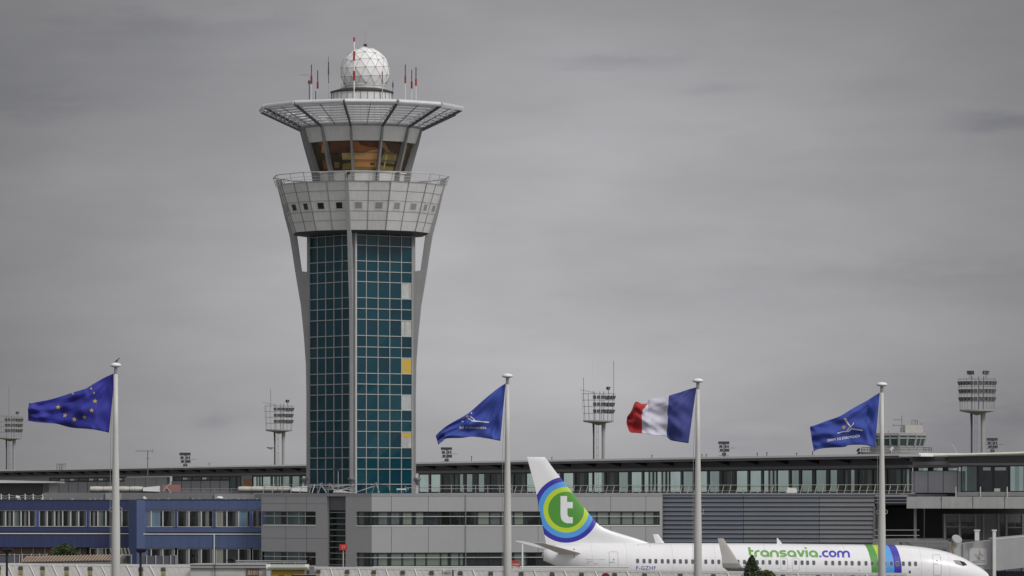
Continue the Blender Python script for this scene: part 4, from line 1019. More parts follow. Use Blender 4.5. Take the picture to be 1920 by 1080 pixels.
    # cabin windows
    wx = [1196,1208,1219,1230,1242,1253,1264.5,1276,1287,1299,1311.5,1323.6,1336.6,1348,1360,1372,1384,1396,1408,1420,1431,1443.5,1457,1470,1492,1504,1514.5,1526,1549,1561.6,1574.5,1586.7,1598,1611,1624,1636,1647.6,1660,1671.7,1683,1694,1706,1717]
    Mwin = glass('cabin_window', (.10,.10,.11), .12, var=.15); Mwf = mat('cabin_window_surround', (.45,.45,.46), .4)
    def rrect(cx, cy, w_, h_, r, n_=4):
        pts = []
        for sx, sy, a in ((1,1,0),(-1,1,90),(-1,-1,180),(1,-1,270)):
            for i in range(n_+1): t = radians(a+90*i/n_); pts.append((cx+sx*(w_/2-r)+r*cos(t), cy+sy*(h_/2-r)+r*sin(t)))
        return pts
    for px in wx:
        cy = 1051.9+(px-1196)*.0102
        for side in (-1, 1):
            mb = MB(); f0 = fmap(side, .006); f1 = fmap(side, .012)
            p_ = rrect(px, cy, 6.3, 9.3, 2.2); decal2d(p_, [tuple(range(len(p_)))], (0, 3), f0, mb)
            mb.mat(1); p_ = rrect(px, cy, 5.2, 8.0, 1.9); decal2d(p_, [tuple(range(len(p_)))], (0, 3), f1, mb)
            mb.build('cabin_window', [Mwf, Mwin], T, local=True)
    # door outlines
    def outline(cx, cy, w_, h_, r, lw, name, side, extra=()):
        mb = MB(); f = fmap(side, .010); o_ = rrect(cx, cy, w_, h_, r); i_ = rrect(cx, cy, w_-2*lw, h_-2*lw, max(.3, r-lw)); n_ = len(o_)
        decal2d(o_+i_, [(k, (k+1) % n_, n_+(k+1) % n_, n_+k) for k in range(n_)], (0, 3), f, mb)
        mb.mat(1)
        for a, b, c_, d in extra: decal2d([(cx+a,cy+b),(cx+c_,cy+b),(cx+c_,cy+d),(cx+a,cy+d)], [(0,1,2,3)], (0,3), fmap(side, .014), mb)
        mb.build(name, [Mline, M_dark], T, local=True)
    for side in (-1, 1):
        outline(1151.5, 1052.5, 17, 36, 2.5, .55, 'door', side, ((-1,-4,1,-2),(-8,1.5,2,2.2)))
        outline(1758.3, 1059.5, 15.5, 39, 2.5, .6, 'door', side, ((-1,-9,1,-6.5),(-6,-2.5,2.5,-1.8)))
        outline(1470.3, 1058.2, 13.5, 23.5, 3, .4, 'overwing_exit', side); outline(1492.3, 1058.5, 13.5, 23.5, 3, .4, 'overwing_exit', side)
    # small marks, vents, static ports
    for px, py, r in ((1123,1056,.5),(1200,1022,.9),(1222,1024,.9),(1574,1025.5,.7),(1555,1026,.6),(1611,1069.5,1.2),(1722.5,1066.5,.8),(1740.5,1068.5,.8),(1459,1065.5,.8),(1480,1066,.8),(1468,1042.5,.5)):
        mb = MB(); p_ = [(px+r*cos(2*pi*k/8), py+r*sin(2*pi*k/8)) for k in range(8)]; decal2d(p_, [tuple(range(8))], None, fmap(-1,.014), mb); mb.build('static_port', Mg, T, local=True)
    mb = MB(); p_ = rrect(1706, 1072.5, 4, 5.5, 1.9); decal2d(p_, [tuple(range(len(p_)))], (0,3), fmap(-1,.012), mb); mb.build('round_port', Mwin, T, local=True)
    mb = MB()
    for a, b, c_, d in ((1101,1049.2,1135,1050.0),(1103.5,1053,1104.2,1058),(1104,1053,1113,1053.6),(1115,1057,1121,1057.7)): decal2d([(a,b),(c_,b),(c_,d),(a,d)], [(0,1,2,3)], (0,3), fmap(-1,.012), mb)
    mb.build('service_marking', Mline, T, local=True)
    # cockpit glazing
    Mcw = glass('cockpit_glass', (.30,.30,.30), .1); Mcb = glass('cockpit_glass_dark', (.004,.004,.005), .05)
    for side in (-1, 1):
        for poly, mt in (([(1790.8,1051),(1801.2,1050.9),(1806.2,1060.6),(1795.5,1057.6)], Mcw), ([(1802.6,1051.2),(1812.5,1054.2),(1817,1059.6),(1807.8,1061)], Mcb)):
            mb = MB(); cx = sum(p_[0] for p_ in poly)/4; cy = sum(p_[1] for p_ in poly)/4
            big = [(cx+(a-cx)*1.08, cy+(b-cy)*1.10) for a, b in poly]
            decal2d(big, [(0,1,2,3)], (2,2), fmap(side,.008), mb); mb.mat(1); decal2d(poly, [(0,1,2,3)], (2,2), fmap(side,.016), mb); mb.build('cockpit_window', [Mline, mt], T, local=True)
    # wings
    def section(xl, xt, y, z, th, cam_=.02):
        c = xl-xt; pts = []
        for u in (0,.02,.08,.2,.35,.5,.7,.88,1): pts.append((xl-c*u, y, z+th*c*(2.2*sqrt(u)*(1-u)**.8)*.62))
        for u in (.88,.7,.5,.35,.2,.08,.02): pts.append((xl-c*u, y, z-th*c*(2.2*sqrt(u)*(1-u)**.8)*.40))
        return pts
    xtl = LX(1393, -17.2); zt_ = 3.30
    for side in (-1, 1):
        wg = MB(); rings = []
        for y, xl, xt, z, th in ((.6,25.2,17.2,1.75,.14),(1.9,24.4,17.0,1.85,.14),(5.8,21.9,17.1,2.25,.12),(12,18.4,15.4,2.85,.11),(17.0,xtl,xtl-1.55,zt_,.10)):
            rings.append(section(xl, xt, side*y, z, th))
        wg.loft(rings); wo = wg.build('wing', mat('wing_grey', (.20,.20,.195), .4, var=.15), T, smooth=True, local=True)
        wl = MB(); rings = []
        for y, z, xl, c, th in ((17.0,zt_,xtl,1.62,.10),(17.35,zt_+.08,xtl-.10,1.60,.09),(17.62,zt_+.38,xtl-.38,1.42,.07),(17.78,zt_+.9,xtl-.72,1.12,.06),(18.05,zt_+1.8,xtl-1.35,.72,.05),(18.2,zt_+2.42,xtl-1.78,.46,.04)):
            d = 0 if z < zt_+.05 else (.5 if z < zt_+.2 else 1); sec = []
            nrm = (cos(radians(80))*0+1, 0) if d == 1 else ((.5,.6) if d == .5 else (0,1))
            half = [(0,0),(.05,.5),(.25,1),(.5,.9),(.8,.4),(1,0)]
            for u, v in half: sec.append((xl-c*u, side*(y+nrm[0]*v*th*.6), z-nrm[1]*v*th*.6))
            for u, v in reversed(half[1:-1]): sec.append((xl-c*u, side*(y-nrm[0]*v*th*.6), z+nrm[1]*v*th*.6))
            rings.append(sec)
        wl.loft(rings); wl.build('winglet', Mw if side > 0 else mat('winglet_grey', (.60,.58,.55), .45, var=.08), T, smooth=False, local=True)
        for y, x in ((6.5,16.4),(9.6,15.6),(12.5,14.7)):
            fr = MB(); fr.tube([(x+2.6,side*y,2.0+.07*y-.25),(x+1.2,side*y,1.9+.07*y-.3),(x-.4,side*y,2.05+.07*y)], [.1,.2,.03], 8); fr.build('flap_fairing', Mg, T, local=True)
        # engine under the wing
        en = MB(); ex, ey, ez = 26.2, side*4.83, 1.45; prof = [(0,.72),(.25,.98),(1.0,1.06),(2.2,1.0),(3.3,.72)]
        rings = [[(ex-u, ey+r*cos(2*pi*k/24), ez+r*sin(2*pi*k/24)*(.95 if sin(2*pi*k/24) < 0 else 1)) for k in range(24)] for u, r in prof]
        en.loft(rings, caps=False); en.loft([[(ex-.35, ey+.7*cos(2*pi*k/24), ez+.7*sin(2*pi*k/24)) for k in range(24)], [(ex-.36, ey+.1*cos(2*pi*k/24), ez+.1*sin(2*pi*k/24)) for k in range(24)]]); e_ = en.build('engine', Mw, T, smooth=True, local=True)
        py_ = MB(); py_.hexa([(ex-3.4,ey-.12,ez+.5),(ex-.9,ey-.12,ez+.9),(ex-.9,ey+.12,ez+.9),(ex-3.4,ey+.12,ez+.5),(ex-4.2,ey-.1,2.3),(ex-2.6,ey-.1,2.4),(ex-2.6,ey+.1,2.4),(ex-4.2,ey+.1,2.3)]); py_.build('engine_pylon', Mw, T, local=True)
        # stabiliser
        sb = MB(); xr, xt1 = LX(1090, -1.0), LX(1047, -1.0); tipT = (LX(1000,-7.18)+LX(963,7.18))/2
        zr = LZ(1037.5, xr, -1); ztp = 5.25
        rings = [section(xr+.2, xt1-.1, side*.5, zr-.08, .10), section(xr, xt1, side*1.0, zr, .10), section((xr*.5+tipT*.5)+.35, (xt1+tipT)/2, side*4.1, (zr+ztp)/2, .09), section(tipT+.85, tipT, side*7.05, ztp-.02, .08), section(tipT+.55, tipT+.02, side*7.2, ztp, .05)]
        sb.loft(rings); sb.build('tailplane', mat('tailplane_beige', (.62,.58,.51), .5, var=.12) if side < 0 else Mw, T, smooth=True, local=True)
        # main gear
        g = MB(); g.tube([(17.9,side*2.6,2.0),(17.9,side*2.9,.55)], .13, 8); g.build('gear_leg', M_lsteel, T, local=True)
        for dy in (-.42,.42):
            wh = MB(); wh.tube([(17.9,side*2.9+dy-.2,.56),(17.9,side*2.9+dy+.2,.56)], .56, 24); wh.build('wheel', M_black, T, smooth=False, local=True)
    g = MB(); xn = 35.2; g.tube([(xn,0,1.6),(xn,0,.4)], .09, 8); g.build('gear_leg', M_lsteel, T, local=True)
    for dy in (-.22,.22): wh = MB(); wh.tube([(xn,dy-.1,.34),(xn,dy+.1,.34)], .34, 20); wh.build('wheel', M_black, T, local=True)
    # blade aerial on top
    x0 = LX(1459); ztop = interp(TOPX, x0)
    ba = MB(); ba.loft([[(x0+.38,-.03,ztop-.05),(x0-.1,-.03,ztop-.05),(x0-.1,.03,ztop-.05),(x0+.38,.03,ztop-.05)], [(x0-.02,-.015,ztop+.46),(x0-.12,-.015,ztop+.46),(x0-.12,.015,ztop+.46),(x0-.02,.015,ztop+.46)]]); ba.build('blade_aerial', Mw, T, local=True)
    bl = MB(); bl.lathe2(LX(1790)-.0, 0, [(.01, interp(TOPX, LX(1790))-.05), (.01,interp(TOPX,LX(1790)))], 6)
    pt = MB(); xq = LX(1076, -1.2); pt.tube([(xq, -1.22, LZ(1030,xq,-1.2)), (xq, -1.36, LZ(1030,xq,-1.2))], .06, 8); pt.tube([(xq+.0,-1.3,LZ(1039,xq,-1.2)),(xq+.0,-1.45,LZ(1046,xq,-1.2))], .03, 6); pt.build('tail_sensor', M_dark, T, local=True)
airliner()
# ------------------------------------------------------------------ flagpoles and flags
def flagpole(px, pybase, top, Y, label, hw_top, hw_mid):
    T = thing('flagpole', label, 'flagpole', (XY(px,Y), Y, 0), group='tall white flagpoles in a row')
    S = F/Y; x = XY(px, Y); zt = ZP(top+3, Y); zm = ZP(1000, Y)
    p = MB(); p.tube([(x,Y,0),(x,Y,zm),(x,Y,zt-2.2),(x,Y,zt-.3)], [hw_mid*1.08/S, hw_mid/S, hw_top*1.25/S, hw_top/S], 20); p.build('pole', M_pole, T, smooth=True)
    d = MB(); r = 10.5/S; d.lathe2(x, Y, [(.02,zt+.09),(r*.35,zt+.085),(r*.8,zt+.055),(r,zt+.01),(r*.96,zt-.03),(r*.6,zt-.06),(r*.3,zt-.075),(.01,zt-.08)], 24); d.build('finial', M_white, T, smooth=True)
    n = MB(); n.tube([(x,Y,zt-.36),(x,Y,zt-.06)], 3.0/S, 10); n.build('pulley_head', M_steel, T)
    h = MB(); hx = x-(hw_mid+1.2)/S; h.tube([(x-2/S,Y-.02,zt-.3),(hx,Y-.05,ZP(top+130,Y)),(hx-.02,Y-.05,ZP(975,Y)),(hx,Y-.05,1.2)], .008, 5); h.build('halyard', mat('halyard_grey', (.30,.30,.28), .8), T)
    if px < 300 or px > 1200:
        c = MB(); yc = 960 if px != 217 else 956
        for s_ in (-1, 1):
            cx = x+s_*(hw_mid+.6)/S; zc = ZP(yc, Y)
            c.tube([(cx+s_*.055*cos(a)*1.0, Y-.02, zc+.07*sin(a)) for a in [2*pi*i/12 for i in range(13)]], .011, 5, caps=False)
        c.build('cleat_ring', M_lsteel, T)
    f = MB(); f.lathe2(x, Y, [(.34,0),(.34,.06),(.2,.1),(.2,.3)], 16); f.build('base_plate', M_steel, T)
M_pole = mat('pole_offwhite', (.56,.555,.52), .5, var=.05, scale=.8, streak=.05)
flagpole(217, 0, 682, 155.0, 'white flagpole carrying the blue flag with yellow stars', 4.0, 8.2)
flagpole(951.5, 0, 702, 161.0, 'white flagpole between the control tower and the airliner tail fin', 3.6, 7.6)
flagpole(1308.5, 0, 711, 164.0, 'white flagpole carrying the blue, white and red tricolour', 3.5, 7.2)
flagpole(1653.5, 0, 718, 168.0, 'rightmost white flagpole, in front of the small old tower', 3.4, 7.0)
def cat(pts, t):
    n = len(pts)-1; i = min(int(t*n), n-1); f = t*n-i
    p0, p1, p2, p3 = pts[max(i-1,0)], pts[i], pts[i+1], pts[min(i+2,n)]
    return tuple(.5*((2*p1[k])+(-p0[k]+p2[k])*f+(2*p0[k]-5*p1[k]+4*p2[k]-p3[k])*f*f+(-p0[k]+3*p1[k]-3*p2[k]+p3[k])*f**3) for k in range(2))
class Flag:
    def __init__(s, top, bot, Y, rip, nu=72, nv=36):
        s.top, s.bot, s.Y, s.rip, s.nu, s.nv = top, bot, Y, rip, nu, nv
        s.g = [(i/60, j/30, s.px(i/60, j/30)) for i in range(61) for j in range(31)]
    def px(s, u, v):
        a, b = cat(s.top, u), cat(s.bot, u); return (a[0]+(b[0]-a[0])*v, a[1]+(b[1]-a[1])*v)
    def P3(s, u, v, off=0.0):
        x, y = s.px(u, v); Y = s.Y + s.rip(u, v); q = PT(x, y, s.Y); return Vector((q.x, Y+off, q.z))
    def inv(s, x, y):
        u, v, _ = min(s.g, key=lambda t: (t[2][0]-x)**2+(t[2][1]-y)**2)
        for _ in range(8):
            p = s.px(u, v); e = (x-p[0], y-p[1]); h = 1e-3
            a = s.px(min(1,u+h), v); b = s.px(max(0,u-h), v); c = s.px(u, v+h); d = s.px(u, v-h)
            dux, duy = (a[0]-b[0])/(2*h), (a[1]-b[1])/(2*h); dvx, dvy = (c[0]-d[0])/(2*h), (c[1]-d[1])/(2*h); det = dux*dvy-duy*dvx
            if abs(det) < 1e-6: break
            u = max(0., min(1., u+(e[0]*dvy-e[1]*dvx)/det)); v = max(0., min(1., v+(e[1]*dux-e[0]*duy)/det))
        return u, v
    def cloth(s, mats, pick=lambda u, v: 0):
        mb = MB(); nu, nv = s.nu, s.nv
        vs = [s.P3(i/nu, j/nv) for i in range(nu+1) for j in range(nv+1)]
        o = len(mb.v); mb.v += [tuple(p) for p in vs]
        for i in range(nu):
            for j in range(nv):
                mb.f.append((i*(nv+1)+j, (i+1)*(nv+1)+j, (i+1)*(nv+1)+j+1, i*(nv+1)+j+1)); mb.mi.append(pick((i+.5)/nu, (j+.5)/nv))
        ob = mb.build('flag', mats, None, smooth=True, recalc=True)
        md = ob.modifiers.new('thickness', 'SOLIDIFY'); md.thickness = .008; md.offset = 0
        recenter(ob, s.P3(0, 1)); FRAME[ob.name] = Matrix.Translation(-Vector(ob.location))
        return ob
    def decal(s, V, Fs, name, m, parent, grid=(1.2,1.2)):
        mb = MB()
        for off in (-.012, .012):
            decal2d(V, Fs, grid, lambda x, y: tuple(s.P3(*s.inv(x, y), off)), mb)
        return mb.build(name, m, parent)
def cloth_mat(name, col):
    m = mat(name, col, .75, var=.08, scale=1.5, bump=.15, fine=.04); b = m.node_tree.nodes['Principled BSDF']; b.inputs['Sheen Weight'].default_value = .15
    return m
def ripple(amps):
    # amps: (amplitude, ku, kv, phase, start)
    def f(u, v):
        s = sum(a*min(1, u/.12)*sin(2*pi*(ku*u+kv*v)+ph) for a, ku, kv, ph in amps)
        p0 = amps[0][3]; e = min(1, u*4)
        for cx, cy, k, am in ((-.06, -.12, 11, .030), (-.06, 1.15, 8, .020)):      # creases fanning out of the two tied corners
            ang = math.atan2(v-cy, (u-cx)*1.5); r = math.hypot(u-cx, v-cy); w_ = sin(k*ang+p0+1.3*r); s += am*e*(1-abs(w_)*2)*math.exp(-r*.9)
        s += .018*e*sin(9*u+17*v*u+p0)*sin(23*u-5*v) + .05*u*sin(3.0*u+6.0*v+p0)
        return s
    return f
M_gold = cloth_mat('flag_gold', (.55,.42,.06)); M_fw = cloth_mat('flag_white', (.78,.78,.80)); M_for = cloth_mat('flag_orange', (.50,.24,.07))
def star(cx, cy, r, rot=0, n=5, inner=.40, sq=1.0):
    pts = [(cx+(r if k % 2 == 0 else r*inner)*sin(rot+pi*k/n)*sq, cy-(r if k % 2 == 0 else r*inner)*cos(rot+pi*k/n)) for k in range(2*n)]
    return [(cx, cy)]+pts, [(0, k+1, (k+1) % (2*n)+1) for k in range(2*n)]
def flags():
    # 1: blue with yellow stars
    f = Flag([(215.6,699),(194.4,708.5),(167,724.6),(157,730),(133,737),(97,748),(66.7,754.5),(54.5,756.5)], [(204.4,811.4),(185,807),(166.7,804.4),(133,801.5),(105.6,794.5),(88,793),(69.4,791.5),(51.6,788.6)], 155.0,
             ripple([(.10,1.7,.35,.4),(.055,3.1,-1.2,1.3),(.035,.9,2.6,.2),(.012,7,2,0)]))
    ob = f.cloth(cloth_mat('flag_blue_deep', (.022,.026,.29))); tag(ob, 'deep blue flag with a ring of yellow stars, flying from the leftmost pole', 'flag', 'flags flying from the poles')
    for x, y, r, rot, sq in ((171.3,728.8,3.3,.3,.9),(177,737,3.0,.2,.8),(178.2,752,4.7,0,1),(172.2,769.7,4.8,.1,1),(158.3,782.3,4.6,.1,1),(139.6,786.3,5.1,0,1),(121.4,778.6,5.1,.2,1),(109.2,763.8,5.1,.05,1),(136.6,737.6,2.8,.5,1.4)):
        V, Fs = star(x, y, r, rot, sq=sq); f.decal(V, Fs, 'star', M_gold, ob)
    Mb2 = cloth_mat('flag_blue', (.034,.066,.35))
    def paris(f, ob, base, slope, strokes, x0, x1, yb, yt, txt, sun_xy):
        V, Fs = [], []
        for pts, wd in strokes: stroke_poly(pts, wd, (V, Fs))
        f.decal(V, Fs, 'emblem', M_fw, ob)
        V, Fs = text2d(txt, .022, 1.12); P = fit(V, x1, x0, yb, yt); P = [(x, y+slope(x)) for x, y in P]
        f.decal(P, Fs, 'lettering', M_fw, ob)
        V, Fs = star(*sun_xy, n=8, inner=.45); f.decal(V, Fs, 'sun_emblem', M_for, ob)
    # 2: blue company flag folded over at its upper edge
    f = Flag([(948,718.7),(933,728.5),(908,749),(883,771),(867,781.7),(843,795),(826.7,807),(817,817.5)], [(938,826.7),(926,824.5),(916.7,822.5),(886.7,818.7),(866.7,821),(838,822),(830,827.5),(821.7,833.7)], 161.0,
             ripple([(.11,1.3,-.6,1.9),(.05,2.8,1.1,.3),(.04,.6,2.3,2.2),(.012,6,-3,0)]))
    ob = f.cloth(Mb2); tag(ob, 'blue flag with white mirrored lettering, drooping to a curled point beside the tower', 'flag', 'flags flying from the poles')
    paris(f, ob, 0, lambda x: (912-x)*-.01, [([(917,791.8),(905,790.8),(893,789.8),(884,789)],2.0), ([(891,789.5),(888,785.5),(882.5,781.5)],1.5), ([(885,789),(882,786.5),(878,785)],1.2), ([(866,791),(869,790)],2.2), ([(883.5,776),(885,773.5)],2.4)],
          861, 912, 804.5, 799.3, 'AÉROPORTS DE', (876.2,781.2,3.3,.2))
    # 3: tricolour
    f = Flag([(1305.8,726),(1291,730),(1276.7,735),(1263,739),(1254,741.8),(1235,745.8),(1219,748),(1213,756),(1203,757),(1191.7,753.5),(1184,770),(1176,781)], [(1291,831),(1280,829.5),(1268,827.5),(1257.5,825),(1248.5,817.8),(1236,816.8),(1226.7,816),(1214,813.5),(1204,812.5),(1192,811.5),(1181,809.5),(1174.5,794)], 164.0,
             ripple([(.09,1.9,.5,.9),(.05,3.3,-1.0,2.1),(.045,.5,2.2,.6),(.015,5,4,0)]), nu=88)
    def pk(u, v):
        x = f.px(u, v)[0]; return 0 if x > 1250.5+(1-v)*3 else (1 if x > 1204 + max(0,(.22-v))*55 else 2)
    ob = f.cloth([cloth_mat('flag_tricolour_blue', (.040,.055,.24)), cloth_mat('flag_tricolour_white', (.60,.59,.68)), cloth_mat('flag_tricolour_red', (.40,.018,.022))], pk); tag(ob, 'blue, white and red tricolour flag with its red end curling over', 'flag', 'flags flying from the poles')
    # 4
    f = Flag([(1649.5,736),(1636,744.5),(1625,751.7),(1600,765),(1575,780),(1553,788),(1530,796.5),(1518.5,800)], [(1640.8,838),(1630,836),(1616.7,834),(1591.7,834.5),(1583,838),(1555,839.5),(1535,842),(1526,846)], 168.0,
             ripple([(.10,1.5,-.5,.2),(.05,2.6,.9,2.3),(.045,.7,2.4,1.0),(.012,6,3,0)]))
    ob = f.cloth(Mb2); tag(ob, 'blue flag with white emblem and small orange sun, blowing out flat at the right', 'flag', 'flags flying from the poles')
    paris(f, ob, 0, lambda x: (1613-x)*.145, [([(1617,807),(1607,805.6),(1598,804.2)],2.2), ([(1597,804),(1593,799),(1587,792),(1583.5,787.5),(1582,784.8),(1585,785),(1588,790),(1592,796),(1596,801)],1.2), ([(1596,799),(1599,796),(1600.5,792.5)],1.3), ([(1597,804),(1592,808),(1586,809),(1578,810),(1570,812.5)],1.8), ([(1588,807),(1593,801.5)],1.4)],
          1551, 1613, 819.3, 813.3, 'AÉROPORTS DE PARIS', (1581.8,801,4.6,.1))
flags()
def bird():
    Y = 155.0; x = XY(219.5, Y); z = ZP(685.3, Y)+.10
    b = MB(); b.loft([[(x+dx, Y+r*cos(2*pi*k/10)*.9, z+.03+h+r*sin(2*pi*k/10)) for k in range(10)] for dx, h, r in ((-.09,.0,.008),(-.05,.01,.02),(0,.035,.036),(.035,.075,.030),(.05,.10,.02),(.062,.115,.021),(.078,.115,.014),(.10,.11,.003))])
    b.tube([(x,Y-.01,z-.03),(x,Y-.01,z+.04)], .004, 4); b.tube([(x+.01,Y+.01,z-.03),(x+.01,Y+.01,z+.04)], .004, 4)
    o = b.build('bird', mat('bird_dark', (.03,.028,.025), .8), None, smooth=True); recenter(o, (x, Y, z-.03)); tag(o, 'small dark bird perched on top of the leftmost flagpole', 'bird')
bird()
# ------------------------------------------------------------------ apron floodlight masts
M_mast = mat('mast_concrete', (.34,.34,.335), .7, streak=.08); M_fl = mat('floodlight_housing', (.022,.022,.024), .5); M_flg = mat('floodlight_glass', (.20,.20,.20), .2); M_rl = mat('mast_rail', (.15,.15,.155), .6)
def light_mast(px, yplat, Y, a0, a1, label, aer=(), topn=1, dish=False):
    S = 10.6; X = XY(px, Y); zp = ZP(yplat, Y)
    T = thing('floodlight_mast', label, 'light mast', (X, Y, 0), group='apron floodlight masts beyond the terminal')
    p = MB(); p.lathe2(X, Y, [(.3,zp-.9),(1.2,zp-.55),(3.05,zp-.22),(3.1,zp-.05),(3.1,zp+.08),(.2,zp+.1)], 24); p.build('platform', M_mast, T)
    for dx, r in ((-.95,.17),(1.0,.34)):
        c = MB(); c.tube([(X+dx,Y,0),(X+dx,Y,zp-3),(X+dx*1.05,Y,zp-.5)], [r,r,r*1.35], 12); c.build('column', M_mast if dx > 0 else mat('mast_column_dark', (.07,.07,.072), .6), T)  # left column darker and thinner than the right
    l = MB()
    for dx in (-.42,-.02): l.tube([(X+dx,Y-.3,0),(X+dx,Y-.3,zp-.4)], .035, 5)
    z = 1.0
    while z < zp-1: l.tube([(X-.42,Y-.3,z),(X-.02,Y-.3,z)], .03, 4); z += 1.6
    l.build('ladder', M_rl, T)
    for h, r in ((1.5,3.05),(2.9,3.12),(4.2,3.2),(5.5,3.35)):
        g = MB(); g.tube([(X+r*cos(2*pi*k/20),Y+r*sin(2*pi*k/20),zp+h) for k in range(21)], .026, 5, caps=False); g.build('ring_rail', M_rl, T)
    v = MB()
    for k in range(14): a = 2*pi*k/14; v.tube([(X+3.0*cos(a),Y+3.0*sin(a),zp),(X+3.35*cos(a),Y+3.35*sin(a),zp+5.5)], .028, 5)
    for dx, dy in ((-.9,0),(.3,.5),(1.1,-.4)): v.tube([(X+dx,Y+dy,zp),(X+dx,Y+dy,zp+6.0)], .06, 6)
    v.build('cage', M_rl, T)
    # floodlights sit on the rings, aimed down towards the apron; azimuth 0 is towards the camera
    def flood(r, a, z, w_=.68):
        ar = radians(a); n = Vector((sin(ar), -cos(ar), -.42)).normalized(); t = Vector((cos(ar), sin(ar), 0)); up = t.cross(n); up = -up if up.z < 0 else up
        c = Vector((X+r*sin(ar), Y-r*cos(ar), z)); q = []
        for s0, k in ((-.22,.72),(.16,1.0)):
            for a_, b_ in ((-1,-1),(1,-1),(1,1),(-1,1)): q.append(c+n*s0+t*a_*w_/2*k+up*b_*.34*k)
        f = MB(); f.hexa(q); f.mat(1); f.add([q_+n*.012-(q_-c-n*.16)*.16 for q_ in q[4:]], [(0,1,2,3)])
        f.mat(0); f.tube([c-n*.2, c-n*.45-Vector((0,0,.25))], .05, 5); f.build('floodlight', [M_fl, M_flg], T)
    for z in (1.95, 3.35, 4.75):
        a = a0
        while a <= a1: flood(3.15 if z < 4 else 3.3, a, zp+z); a += 13.5
    for i in range(topn):
        ac = (a0+a1)/2 + (0 if topn == 1 else (-38 if i == 0 else 38))
        for d in (-9, 9): flood(2.2, ac+d, zp+6.6)
        s = MB(); ar = radians(ac)
        for d in (-4,4): b_ = radians(ac+d); s.tube([(X+2.2*sin(b_),Y-2.2*cos(b_),zp+5.5),(X+2.2*sin(b_),Y-2.2*cos(b_),zp+6.4)], .04, 5)
        s.build('bracket', M_rl, T)
    for dx, h0, h1, m in aer:
        a = MB(); a.tube([(X+dx,Y,zp+h0),(X+dx,Y,zp+h1)], .05, 5); a.build('aerial', m, T)
    if aer:
        a = MB(); a.tube([(X-3.6,Y-.5,zp+6.3),(X-.4,Y-.5,zp+5.6)], .03, 5)
        for i in range(6): xx = X-3.6+i*.5; a.tube([(xx,Y-.5,zp+6.0-i*.1),(xx,Y-.5,zp+6.5-i*.1)], .02, 4)
        a.build('yagi_aerial', M_rl, T)
    if dish:
        d = MB(); zz = ZP(842, Y); d.lathe2(X-1.9, Y-.4, [(.02,zz),(.7,zz+.15),(.95,zz+.45),(.9,zz+.5),(.02,zz+.2)], 16); d.tube([(X-1.9,Y-.4,zz-.1),(X-1.1,Y,zz-.35)], .08, 6); d.build('dish', M_offw, T)
light_mast(1832, 769, 800.0, -78, 80, 'big floodlight mast with lamps all around its cage, right of the small old tower', topn=2)
light_mast(1122, 789, 920.0, -14, 150, 'floodlight mast with tall white aerial, between the airliner tail and the tricolour flag', aer=((-1.1,5,12.8,M_white),(3.1,5,12.2,M_rl),(-3.0,4,8.8,M_rl)))
light_mast(523, 806, 1042.0, -12, 150, 'floodlight mast with a small dish on its column, just left of the control tower', aer=((-1.9,5,9.5,M_rl),), dish=True)
light_mast(19, 821, 1194.0, -12, 150, 'floodlight mast cut by the left edge of the view', aer=((-.3,5.2,13.6,M_rl),))
def far_mast(px, ytop, Y, label, n3=True):
    X = XY(px, Y); T = thing('distant_floodlight', label, 'light mast', (X, Y, 0), group='small distant floodlight masts')
    S = F/Y; z0 = ZP(ytop, Y); p = MB(); p.tube([(X,Y,0),(X,Y,z0-.5)], .28, 8); p.build('mast', M_mast, T)
    for r, (dy, xs) in enumerate(((3.5, range(-10, 9, 3)), (10.5, (-8,-5,3,7)), (17.5, (-7,-4,2,5,8)), (25, (-3,2)))):
        b = MB(); zz = z0-dy/S
        b.tube([(X-11/S,Y+.3,zz-3/S),(X+(20 if r == 1 else 10)/S,Y+.3,zz-3/S)], .06, 4); b.build('crossbar', M_rl, T)
        for x in xs:
            f = MB(); xx = X+x/S; w_ = 1.5/S; h = 2.3/S; f.hexa([(xx-w_,Y-.5,zz-h),(xx+w_,Y-.5,zz-h),(xx+w_*.7,Y,zz-h*.6),(xx-w_*.7,Y,zz-h*.6),(xx-w_,Y-.35,zz+h),(xx+w_,Y-.35,zz+h),(xx+w_*.7,Y+.2,zz+h*.8),(xx-w_*.7,Y+.2,zz+h*.8)]); f.build('floodlight', M_fl, T)
far_mast(348, 847.5, 1500.0, 'small distant floodlight rack above the roof between the left flag and tower')
far_mast(838, 837.5, 1400.0, 'small distant floodlight rack right of the tower, under the drooping flag')
far_mast(1358, 826.5, 1300.0, 'small distant floodlight rack between the tricolour and the rightmost flag')
far_mast(1861, 820.0, 1250.0, 'small distant floodlight rack behind the big mast near the right edge')
